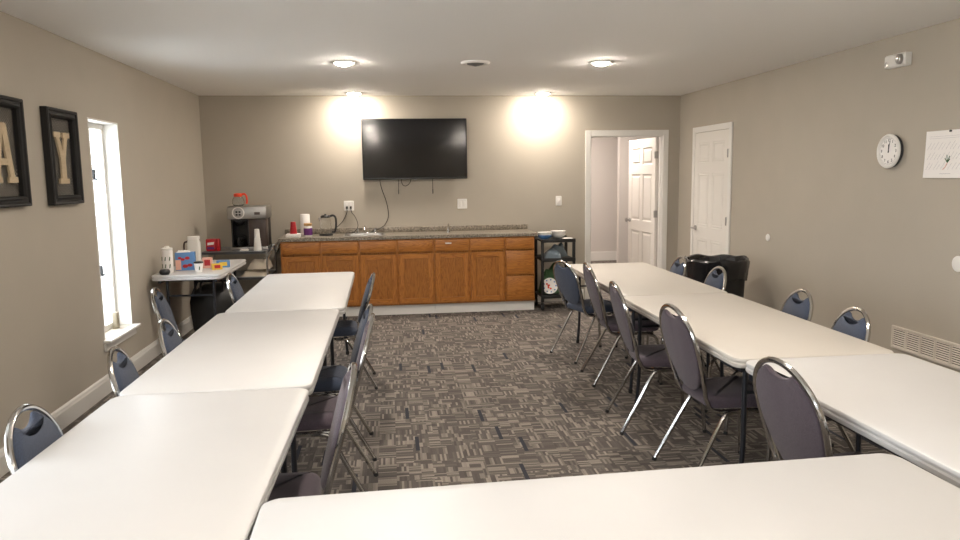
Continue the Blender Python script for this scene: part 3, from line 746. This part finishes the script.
bm = bmesh.new(); slab(bm, [(-.055, .045), (.01, .05), (.02, .075), (-.05, .07)], [(0, 0), (0, .002)]); obj('print', xf(bm, Matrix(((1, 0, 0, 0), (0, 0, -1, -.0405), (0, 1, 0, .012), (0, 0, 0, 1)))), 'paper', t)
bm = bmesh.new(); slab(bm, [(-.06, .0), (.02, .0), (.012, .022), (-.055, .025)], [(0, 0), (0, .002)]); obj('print', xf(bm, Matrix(((1, 0, 0, 0), (0, 0, -1, -.0405), (0, 1, 0, .018), (0, 0, 0, 1)))), 'purplelabel', t)
def cloth(name, label, cx, cy, z, w, d, h, seed, mat='towel', rz=0, group=None, cat='towel'):
    rnd = random.Random(seed); bm = bmesh.new(); nx, ny = 14, 10; ph = [rnd.uniform(0, 6) for _ in range(4)]
    for side in (1, 0):
        g = []
        for i in range(nx + 1):
            row = []
            for j in range(ny + 1):
                u, v = i / nx * 2 - 1, j / ny * 2 - 1; e = (1 - abs(u) ** 5) * (1 - abs(v) ** 5)
                zz = h * (.55 * e + .45 * e * (.5 + .5 * math.sin(3.1 * u + ph[0]) * math.cos(2.7 * v + ph[1]))) + .003 * math.sin(14 * u + ph[2]) * e
                k = 1 + .05 * math.sin(5 * v + ph[3])
                row.append(bm.verts.new((u * w / 2 * k, v * d / 2 * k, max(0, zz) if side else 0)))
            g.append(row)
        for i in range(nx):
            for j in range(ny):
                f = (g[i][j], g[i + 1][j], g[i + 1][j + 1], g[i][j + 1]); bm.faces.new(f if side else f[::-1])
    bmesh.ops.remove_doubles(bm, verts=bm.verts, dist=1e-5)
    o = obj(name, bm, mat, loc=(cx, cy, z)); o.rotation_euler = (0, 0, rz); return tag(o, label, cat, group)
cloth('folded_towel', 'folded cream towel lying on the middle shelf of the utility cart, lower one', -1.49, 8.34, .517, .28, .34, .07, 1)
cloth('folded_towel', 'rumpled cream towel heaped on top of the folded one on the cart shelf', -1.44, 8.34, .592, .24, .26, .13, 2)
tag(obj('plastic_bin', (lambda bm: (bx(bm, -1.55, -1.35, 8.2, 8.5, .18, .30, .012), bm)[-1])(bmesh.new()), 'bluebox'), 'blue plastic tub on the bottom shelf of the utility cart', 'tub')

# ------------------------------------------------------------------ small table in the corner and the things on it
ftable(-1.790, 7.25, .60, 1.21, 0, 'small white folding table in the left corner with snacks on it', group='x', legy=.46, hh=.745)
for o in C.objects:
    if o.get('group') == 'x': del o['group']
TZ = .7455
t = thing('canister', 'tall white patterned canister at the front left of the small table', 'canister', (-1.995, 6.86, TZ))
obj('body', lathe(bmesh.new(), [(0, 0), (.040, 0), (.042, .004), (.042, .165), (.038, .17), (0, .17)], seg=24), 'paper', t)
obj('lid', lathe(bmesh.new(), [(0, .17), (.041, .17), (.043, .173), (.043, .185), (.02, .19), (.018, .20), (0, .201)], seg=24), 'white', t)
bm = bmesh.new()
for a in (3.6, 4.5, 5.3):
    for z in (.05, .105): lathe(bm, [(0, 0), (.011, .001), (.012, .002), (0, .003)], seg=10) if False else tube(bm, [(.0415 * math.cos(a), .0415 * math.sin(a), z - .013), (.0415 * math.cos(a + .12), .0415 * math.sin(a + .12), z + .016)], .004, 6)
obj('print', bm, 'green', t)
tag(obj('black_dish', lathe(bmesh.new(), [(0, 0), (.036, 0), (.044, .012), (.045, .03), (.036, .045), (0, .05)], seg=20), 'black', loc=(-1.985, 6.72, TZ)), 'small black rounded pot in front of the white canister', 'pot')
t.scale = (1.1, 1.1, 1.2)
t = thing('snack_box', 'blue snack box with red and white print on the small table', 'box', (-1.885, 7.03, TZ), math.radians(8)); t.scale = (1, 1, 1.32)
obj('carton', box(-.085, .085, -.045, .045, 0, .125, .003), 'bluebox', t)
bm = bmesh.new()
for (x0, x1, z0, z1) in ((-.083, -.035, .005, .075),): bx(bm, x0, x1, -.0465, -.0452, z0, z1)
obj('print', bm, 'peach', t)
bm = bmesh.new()
for (cx, cz, r) in ((-.02, .078, .012), (.02, .086, .014), (.0, .030, .016), (.04, .036, .014), (-.045, .088, .010)):
    slab(bm, [(cx + r * 1.6 * math.cos(a), cz + r * .8 * math.sin(a)) for a in [2 * PI * k / 10 for k in range(10)]], [(0, .0452), (0, .047)], f=lambda x, y, z: (x, -z, y))
obj('print', bm, 'red', t)
cloth('napkin_pile', 'small pile of white napkins on top of the blue snack box', -1.90, 7.03, TZ + .166, .12, .08, .02, 5, 'paper', .2, cat='napkins')
t = thing('jug', 'tall white container at the back of the small table, behind the snack box', 'container', (-1.955, 7.62, TZ)); t.scale = (1.1, 1, 1.18)
obj('body', (lambda bm: slab(bm, rrect(-.055, .055, -.04, .04, .02), [(.004, 0), (0, .01), (0, .17), (.012, .20)]))(bmesh.new()), 'white', t)
obj('lid', (lambda bm: slab(bm, rrect(-.052, .052, -.036, .036, .02), [(0, .20), (0, .222), (.004, .226)]))(bmesh.new()), 'paper', t)
obj('handle', tube(bmesh.new(), smoothpath([(-.05, 0, .18), (-.082, 0, .17), (-.085, 0, .10), (-.055, 0, .06)], 4), .008), 'brown', t)
t = thing('paper_cup', 'small white cup with black lid and green print at the front of the small table', 'cup', (-1.725, 6.84, TZ)); t.scale = (1.1, 1.1, 1.15)
obj('cup', lathe(bmesh.new(), [(0, 0), (.027, 0), (.036, .07), (0, .07)], seg=20), 'paper', t); obj('lid', lathe(bmesh.new(), [(0, .07), (.038, .07), (.039, .078), (.033, .084), (0, .085)], seg=20), 'black', t)
obj('print', tube(bmesh.new(), [(.012, -.030, .02), (.016, -.034, .045)], .004, 6), 'green', t)
def carton(name, label, x, y, rz, w, d, h, mat, m2, group='snack packets on the small table'):
    t = thing(name, label, 'packet', (x, y, TZ), math.radians(rz), group)
    obj('carton', box(-w / 2, w / 2, -d / 2, d / 2, 0, h, .003), mat, t)
    obj('print', box(-w * .3, w * .28, -d / 2 - .0015, -d / 2 - .0002, h * .25, h * .8), m2, t)
carton('snack_packet', 'peach coloured packet beside the blue snack box', -1.715, 7.13, 10, .09, .05, .10, 'peach', 'red')
carton('snack_packet', 'yellow packet with dark red print, front one of the small packets', -1.60, 6.99, 25, .09, .05, .055, 'yellow', 'red')
carton('snack_packet', 'dark blue packet with yellow print behind the yellow packet', -1.58, 7.16, 15, .12, .06, .065, 'bluebox', 'yellow')
# bag under the small table
bm = bmesh.new(); rnd = random.Random(4)
bmesh.ops.create_icosphere(bm, subdivisions=3, radius=1)
for v in bm.verts:
    p = v.co.copy(); k = 1 + .06 * math.sin(7 * p.x + 3 * p.z) + .05 * math.sin(9 * p.y - 5 * p.z)
    sx = lambda a: math.copysign(abs(a) ** .6, a)
    v.co = Vector((sx(p.x) * .21 * k, sx(p.y) * .22 * k, .28 + sx(p.z) * .28))
t = thing('duffel_bag', 'black bag standing on the floor under the small corner table', 'bag', (-1.72, 7.40, 0))
obj('body', bm, 'blacksat', t)
obj('strap', tube(bmesh.new(), smoothpath([(-.10, -.16, .50), (-.10, -.12, .59), (0, -.10, .62), (.10, -.12, .59), (.10, -.16, .50)], 5), .010), 'black', t)

# ------------------------------------------------------------------ black cart with dishes, right of the cabinets
t = thing('rolling_cart', 'black three-shelf rolling cart beside the oak cabinets', 'cart', (0, 0, 0))
kx0, kx1, ky0, ky1 = 1.735, 2.135, 8.26, 8.70
KS = (.175, .605, .828)
for z in KS:
    bm = bmesh.new(); bx(bm, kx0, kx1, ky0, ky1, z - .02, z, .003); bx(bm, kx0, kx1, ky0 - .004, ky0 + .012, z - .03, z + .012, .003); bx(bm, kx0, kx1, ky1 - .012, ky1, z - .03, z + .012, .003)
    obj('shelf', bm, 'blacksat', t)
for x in (kx0 + .014, kx1 - .014):
    for y in (ky0 + .03, ky1 - .03):
        obj('post', box(x - .016, x + .016, y - .016, y + .016, .10, KS[2] - .001, .003), 'blacksat', t)
        bm = tube(bmesh.new(), [(x - .011, y, .050), (x + .011, y, .050)], .050, 20); c = obj('caster', bm, 'rubber', t)
        obj('hub', tube(bmesh.new(), [(x - .013, y, .05), (x + .013, y, .05)], .018, 12), 'greymetal', c)
def bowls(name, label, x, y, z, r, h, n, mats, cat='bowl', group='dishes on top of the black cart'):
    for k in range(n):
        m = mats[k % len(mats)]; zz = z + k * h * .32
        pr = [(0, 0), (r * .45, 0), (r * .5, .003), (r * .85, h * .45), (r, h), (r - .004, h), (r * .82, h * .5), (r * .46, .007), (0, .007)]
        tag(obj(name, lathe(bmesh.new(), pr, seg=26), m, loc=(x, y, zz)), label[k % len(label)] if isinstance(label, list) else label, cat, group)
bowls('bowl', ['light blue bowl at the bottom of the left stack on the black cart', 'white bowl nested in the middle of the left stack on the black cart', 'white bowl on top of the left stack on the black cart'], 1.800, 8.40, KS[2] + .001, .085, .05, 3, ['bluepl', 'white', 'white'] if False else ['bluebox', 'white', 'white'])
bowls('bowl', ['white bowl at the bottom of the right stack on the black cart', 'second white bowl up in the right stack on the black cart', 'third white bowl up in the right stack on the black cart', 'white bowl on top of the right stack on the black cart'], 1.980, 8.49, KS[2] + .001, .092, .045, 4, ['white', 'paper'])
tag(obj('plate', lathe(bmesh.new(), [(0, 0), (.04, 0), (.062, .010), (.060, .012), (.04, .004), (0, .004)], seg=26), 'paper', loc=(2.060, 8.342, KS[2] + .001)), 'white plate at the front right corner of the black cart', 'plate')
cloth('plastic_bag', 'clear bluish plastic bag of dishes on the middle shelf of the black cart, left', 1.885, 8.39, KS[1] + .001, 0.20, .14, .12, 8, 'cloud', cat='bag')
cloth('plastic_bag', 'clear plastic bag rising to the right on the middle shelf of the black cart', 1.99, 8.575, KS[1] + .001, .22, .16, .17, 9, 'cloud', cat='bag')
cloth('green_bag', 'dark green bag at the back of the bottom shelf of the black cart', 1.90, 8.54, KS[0] + .001, .28, .2, .36, 10, 'green', cat='bag')
t = thing('patterned_plate', 'patterned plate leaning upright on the bottom shelf of the black cart', 'plate', (1.845, 8.335, KS[0] + .013))
Rm = Matrix.Translation((0, 0, .094)) @ Matrix.Rotation(math.radians(78), 4, 'X')
obj('dish', xf(lathe(bmesh.new(), [(0, 0), (.06, 0), (.095, .012), (.094, .015), (.06, .004), (0, .004)], seg=30), Rm), 'paper', t)
bm = bmesh.new(); rnd = random.Random(3)
for k in range(9):
    a = 2 * PI * k / 9; lathe(bm, [(0, .0155), (.010, .0155), (.010, .0165), (0, .0165)], .073 * math.cos(a), .073 * math.sin(a), -.006, 8)
obj('rim_print', xf(bm, Rm), 'bluebox', t)
bm = bmesh.new()
for k in range(5): lathe(bm, [(0, .0045), (.012, .0045), (.012, .0055), (0, .0055)], rnd.uniform(-.035, .035), rnd.uniform(-.035, .035), 0, 8)
obj('centre_print', xf(bm, Rm), 'orange', t)

# ------------------------------------------------------------------ bin by the right wall
t = thing('trash_can', 'large round black bin with a black liner, by the white door', 'trash can', (3.135, 6.72, 0)); t.scale = (1, 1, 1.05)
R0 = .285
obj('body', lathe(bmesh.new(), [(0, 0), (.235, 0), (.245, .01), (R0 - .012, .66), (R0, .665), (R0, .70), (R0 - .015, .70), (R0 - .03, .66), (.225, .02), (0, .02)], seg=40), 'bin', t)
bm = bmesh.new(); seg = 72; rings = []
for j, (r, z) in enumerate([(R0 - .05, .45), (R0 - .028, .66), (R0 - .012, .715), (R0 + .006, .722), (R0 + .016, .705), (R0 + .012, .655), (R0 + .004, .60), (R0 + .002, .55)]):
    rg = []
    for k in range(seg):
        a = 2 * PI * k / seg; w = .005 * math.sin(11 * a + j * .9) + .004 * math.sin(29 * a + 1.7 * j)
        dz = .006 * math.sin(3 * a + 1) + .007 * math.sin(7 * a + .5 * j) if j > 1 else 0
        rr = max(r + abs(w) if j > 3 else r + w * .4, 0); rg.append(bm.verts.new((rr * math.cos(a), rr * math.sin(a), z + dz * (2 if j == 7 else 1))))
    rings.append(rg)
for p, q in zip(rings, rings[1:]):
    for k in range(seg): bm.faces.new((p[k], p[(k + 1) % seg], q[(k + 1) % seg], q[k]))
obj('liner', bm, 'bag', t)

# ------------------------------------------------------------------ right wall things
t = thing('emergency_light', 'white emergency light unit high on the right wall', 'emergency light', (XR, 4.925, 2.345)); t.scale = (1, .8, 1)
Mx = Matrix(((0, 0, -1, 0), (-1, 0, 0, 0), (0, 1, 0, 0), (0, 0, 0, 1)))
obj('housing', xf(slab(bmesh.new(), rrect(-.135, .135, -.045, .045, .012, 3), [(0, .001), (0, .045), (.012, .055)]), Mx), 'white', t)
for x in (.085, -.1):
    lathe_bm = lathe(bmesh.new(), [(0, .050), (.034, .050), (.036, .056), (.034, .075), (.026, .082), (0, .074)], x, 0, 0, 20) if x > 0 else lathe(bmesh.new(), [(0, .05), (.018, .05), (.018, .058), (0, .06)], x, -.02, 0, 14)
    obj('lamp_head' if x > 0 else 'test_button', xf(lathe_bm, Mx), 'steel', t)
t = thing('wall_clock', 'round white-rimmed wall clock on the right wall', 'clock', (XR, 4.955, 1.712)); t.scale = (1, .89, .89)
obj('case', xf(lathe(bmesh.new(), [(0, .001), (.126, .001), (.132, .008), (.132, .032), (0, .032)], seg=48), Mx), 'dark', t)
obj('rim', xf(lathe(bmesh.new(), [(.112, .028), (.137, .030), (.139, .036), (.134, .044), (.122, .048), (.113, .040), (.112, .028)], seg=48), Mx), 'white', t)
obj('face', xf(lathe(bmesh.new(), [(0, .032), (.112, .032), (.112, .034), (0, .034)], seg=48), Mx), 'paper', t)
bm = bmesh.new()
for k in range(1, 13):
    a = PI / 2 - k * PI / 6; addbm(bm, textmesh(str(k), .034), Matrix.Translation((.086 * math.cos(a), .086 * math.sin(a), .035)))
for k in range(60):
    a = k * PI / 30; b2 = box(-.0008, .0008, .102, .108, .0342, .0350); addbm(bm, b2, Matrix.Rotation(a, 4, 'Z'))
obj('numerals', xf(bm, Mx), 'dark', t, False)
for nm, L, w, a in (('hour_hand', .055, .006, 2), ('minute_hand', .080, .004, -12)):
    b2 = slab(bmesh.new(), [(-w, -.012), (w, -.012), (w * .6, L), (-w * .6, L)], [(0, .036 if nm[0] == 'h' else .0378), (0, .0374 if nm[0] == 'h' else .039)]); obj(nm, xf(b2, Mx @ Matrix.Rotation(math.radians(a), 4, 'Z')), 'dark', t, False)
t = thing('calendar', 'white paper calendar page with slanted writing, pinned to the right wall', 'calendar', (XR, 4.40, 1.675))
bm = bmesh.new(); ny = 8; ys = [-.155 + .31 * j / ny for j in range(ny + 1)]; zf = lambda y: .003 + .0085 * (1 - (y + .155) / .31) ** 2
for dz in (0, -.0012):
    g = [[bm.verts.new((x, y, zf(y) + dz)) for x in (-.225, .225)] for y in ys]
    for a, b in zip(g, g[1:]): bm.faces.new((a[0], a[1], b[1], b[0]) if dz == 0 else (a[0], b[0], b[1], a[1]))
obj('page', xf(bm, Mx), 'paper', t, False)
bm = bmesh.new(); rnd = random.Random(11)
def zat(y): return .003 + .0085 * (1 - (y + .155) / .31) ** 2 + .001
for c in range(13):   # slanted lines of handwriting
    x0 = -.205 + c * .033
    for r in range(3):
        xs, ys = x0 + rnd.uniform(-.004, .004), .075 - r * .065; k = 9; L = rnd.uniform(.035, .055)
        pts = [(xs + L * q / k * .75 + .002 * math.sin(q * 2.4), ys - .045 + L * q / k + .002 * math.cos(q * 2.9), zat(ys - .045 + L * q / k)) for q in range(k + 1)]
        if pts[-1][0] < .21: tube(bm, pts, .0008, 4)
for r in (.118, .105): tube(bm, [(-.19, r, zat(r)), (.2, r, zat(r))], .0006, 4)
tube(bm, [(-.075 + .012 * q, -.128 + .002 * (q % 2), zat(-.128)) for q in range(9)], .001, 4)
obj('writing', xf(bm, Mx), 'ink', t, False)
bm = bmesh.new()
for a, L in ((70, .045), (100, .05), (130, .035), (50, .03)): tube(bm, [(-.015, -.055, zat(-.055)), (-.015 + L * math.cos(math.radians(a)), -.055 + L * math.sin(math.radians(a)), zat(-.055 + L * math.sin(math.radians(a))))], .003, 5)
obj('plant_drawing', xf(bm, Mx), 'green', t, False)
obj('stem_drawing', xf(tube(bmesh.new(), [(-.015, -.055, zat(-.055)), (-.03, -.085, zat(-.085)), (-.05, -.10, zat(-.1))], .0025, 5), Mx), 'peach', t, False)
obj('pin', xf(lathe(bmesh.new(), [(0, .001), (.006, .001), (.007, .012), (0, .013)], 0, .148, .004, 12), Mx), 'dark', t)
# return-air grille low on the wall
t = thing('wall_grille', 'long white air grille low on the right wall', 'vent', (XR, 4.345, .372))
bm = bmesh.new(); gw = .50; gh = .083
bx(bm, -gw, gw, gh - .016, gh, .001, .012, .003); bx(bm, -gw, gw, -gh, -gh + .016, .001, .012, .003)
npan = 7; pw = (2 * gw - .016) / npan
for k in range(npan + 1): bx(bm, -gw + k * pw, -gw + k * pw + .016, -gh + .016, gh - .016, .001, .011)
obj('frame', xf(bm, Mx), 'grill', t, False)
bm = bmesh.new()
for k in range(9):
    z = -gh + .022 + k * .0152; b2 = box(-gw + .016, gw - .016, -.005, .005, -.0008, .0008); addbm(bm, b2, Matrix.Translation((0, z, .006)) @ Matrix.Rotation(math.radians(-45), 4, 'X'))
obj('louvres', xf(bm, Mx), 'grill', t, False)
obj('cavity_shade', xf(box(-gw + .01, gw - .01, -gh + .01, gh - .01, .0008, .002), Mx), 'grilldark', t, False)  # thin dark plate, its colour stands in for the shade behind the louvres
for (y, z, r, lb) in ((6.67, .945, .035, 'small white round cover on the right wall, beside the black bin'), (4.27, .97, .052, 'white round cover on the right wall at the right edge of the photo')):
    tag(obj('wall_cover', xf(lathe(bmesh.new(), [(0, .001), (r, .001), (r, .004), (r * .85, .009), (0, .011)], seg=28), Matrix.Translation((XR, y, z)) @ Mx), 'white'), lb, 'cover')

# ------------------------------------------------------------------ framed letters on the left wall
def letter(ch):
    P = {'Y': [[(-.03, -.19), (.03, -.19), (.03, -.02), (.075, .13), (.033, .13), (0, .03), (-.033, .13), (-.075, .13), (-.03, -.02)],
               [(-.062, -.19), (.062, -.19), (.062, -.155), (-.062, -.155)], [(-.105, .13), (-.018, .13), (-.018, .165), (-.105, .165)], [(.018, .13), (.105, .13), (.105, .165), (.018, .165)]],
         'A': [[(-.095, -.19), (-.05, -.19), (-.030, -.09), (.030, -.09), (.05, -.19), (.095, -.19), (.035, .165), (-.035, .165)],
               [(-.12, -.19), (-.035, -.19), (-.035, -.155), (-.12, -.155)], [(.035, -.19), (.12, -.19), (.12, -.155), (.035, -.155)], [(-.075, .14), (.02, .14), (.02, .168), (-.075, .168)]]}[ch]
    bm = bmesh.new()
    for i, p in enumerate(P):
        e = .0004 * i
        if ch == 'A' and i == 0:  # two limbs and a bar so the counter stays open
            for q in ([(-.095, -.16), (-.05, -.16), (.012, .165), (-.045, .165)], [(.05, -.16), (.095, -.16), (.045, .165), (-.012, .165)], [(-.06, -.085), (.06, -.085), (.055, -.045), (-.055, -.045)]):
                slab(bm, q, [(0, .010), (0, .022 + e)]); e += .0004
        else: slab(bm, p, [(0, .010), (0, .0235 + e)])
    return bm
def framed(ch, y0, y1, z0, z1, label):
    w, h = (y1 - y0) / 2, (z1 - z0) / 2; t = thing('framed_letter', label, 'picture', (XL, (y0 + y1) / 2, (z0 + z1) / 2), 0, 'framed letters on the left wall')
    My = Matrix(((0, 0, 1, 0), (1, 0, 0, 0), (0, 1, 0, 0), (0, 0, 0, 1)))
    bm = bmesh.new(); prof = [(0, .001), (0, .040), (.008, .046), (.018, .044), (.022, .034), (.034, .036), (.046, .046), (.054, .040), (.059, .028), (.059, .001)]
    rs = []
    for ins, z in prof: rs.append([bm.verts.new((x, y, z)) for x, y in ((-w + ins, -h + ins), (w - ins, -h + ins), (w - ins, h - ins), (-w + ins, h - ins))])
    for i in range(len(rs)):
        p, q = rs[i], rs[(i + 1) % len(rs)]
        for k in range(4): bm.faces.new((p[k], p[(k + 1) % 4], q[(k + 1) % 4], q[k]))
    obj('frame', xf(bm, My), 'frame', t, False)
    bm = bmesh.new(); iw, ih = w - .057, h - .057; s = .022; kmax = int((iw + ih) * 2 / s) + 2
    for sg in (1, -1):  # diamond wire mesh clipped to the opening
        for k in range(-kmax, kmax):
            c = k * s; pts = []
            x0, x1 = -iw, iw
            ya, yb = sg * x0 + c, sg * x1 + c
            lo, hi = -iw, iw
            if sg > 0: lo = max(lo, -ih - c); hi = min(hi, ih - c)
            else: lo = max(lo, c - ih); hi = min(hi, c + ih)
            if hi - lo < .004: continue
            tube(bm, [(lo, sg * lo + c, .006), (hi, sg * hi + c, .006)], .0017, 4)
    obj('wire_mesh', xf(bm, My), 'wire', t, False)
    g = obj('letter', xf(letter(ch), My @ Matrix.Translation((.0, .005, 0)) @ Matrix.Diagonal((1.1, .93, 1, 1))), 'tan', t, False); g['label'] = 'tan letter ' + ch
framed('Y', 4.92, 5.375, 1.425, 2.04, 'black frame holding a tan letter Y on the left wall by the window')
framed('A', 4.165, 4.625, 1.435, 2.05, 'black frame holding a tan letter A at the left edge of the photo')
tag(obj('sill_box', box(XL - .090, XL - .050, 6.06, 6.115, .400, .53, .003), 'skin'), 'small beige box standing on the far end of the window sill', 'box')

# ------------------------------------------------------------------ outside ground
struct('ground_outside', box(-30, XL - W - .02, -20, 25, -.3, -.15), 'outside')

# ------------------------------------------------------------------ light, world, camera
wd = bpy.data.worlds.new('World'); bpy.context.scene.world = wd; wd.use_nodes = True
bg = wd.node_tree.nodes['Background']; bg.inputs[0].default_value = (.86, .93, 1.0, 1); bg.inputs[1].default_value = 12.0
def portal(name, loc, rot, sx, sy):
    l = bpy.data.lights.new(name, 'AREA'); l.shape = 'RECTANGLE'; l.size = sx; l.size_y = sy; l.cycles.is_portal = True
    o = bpy.data.objects.new(name, l); C.objects.link(o); o.location = loc; o.rotation_euler = rot
for i, (a, b, c, d) in enumerate(WIN): portal('window_daylight', (XL - W - .01, (a + b) / 2, (c + d) / 2), (0, -PI / 2, 0), d - c, b - a)
for i, (a, b, c, d) in enumerate(RW): portal('window_daylight', ((a + b) / 2, YR - W - .01, (c + d) / 2), (PI / 2, 0, 0), b - a, d - c)

f, yaw, pitch, roll, hc = .7322, .1221, .1280, -.0135, 1.5752
fw = Vector((math.sin(yaw) * math.cos(pitch), math.cos(yaw) * math.cos(pitch), -math.sin(pitch)))
r = Vector((math.cos(yaw), -math.sin(yaw), 0)); u = r.cross(fw)
r2 = r * math.cos(roll) + u * math.sin(roll); u2 = -r * math.sin(roll) + u * math.cos(roll)
cam = bpy.data.cameras.new('camera'); cam.sensor_width = 36; cam.lens = f * 1000 / 960 * 36; cam.clip_start = .05
co = bpy.data.objects.new('camera', cam); C.objects.link(co)
co.matrix_world = Matrix(((r2.x, u2.x, -fw.x, 0), (r2.y, u2.y, -fw.y, 0), (r2.z, u2.z, -fw.z, hc), (0, 0, 0, 1)))
sc = bpy.context.scene; sc.camera = co
sc.view_settings.view_transform = 'Standard'; sc.view_settings.look = 'None'; sc.view_settings.gamma = 1; sc.view_settings.use_curve_mapping = False
sc.view_settings.exposure = 0.32
sc.cycles.max_bounces = 8; sc.cycles.diffuse_bounces = 5
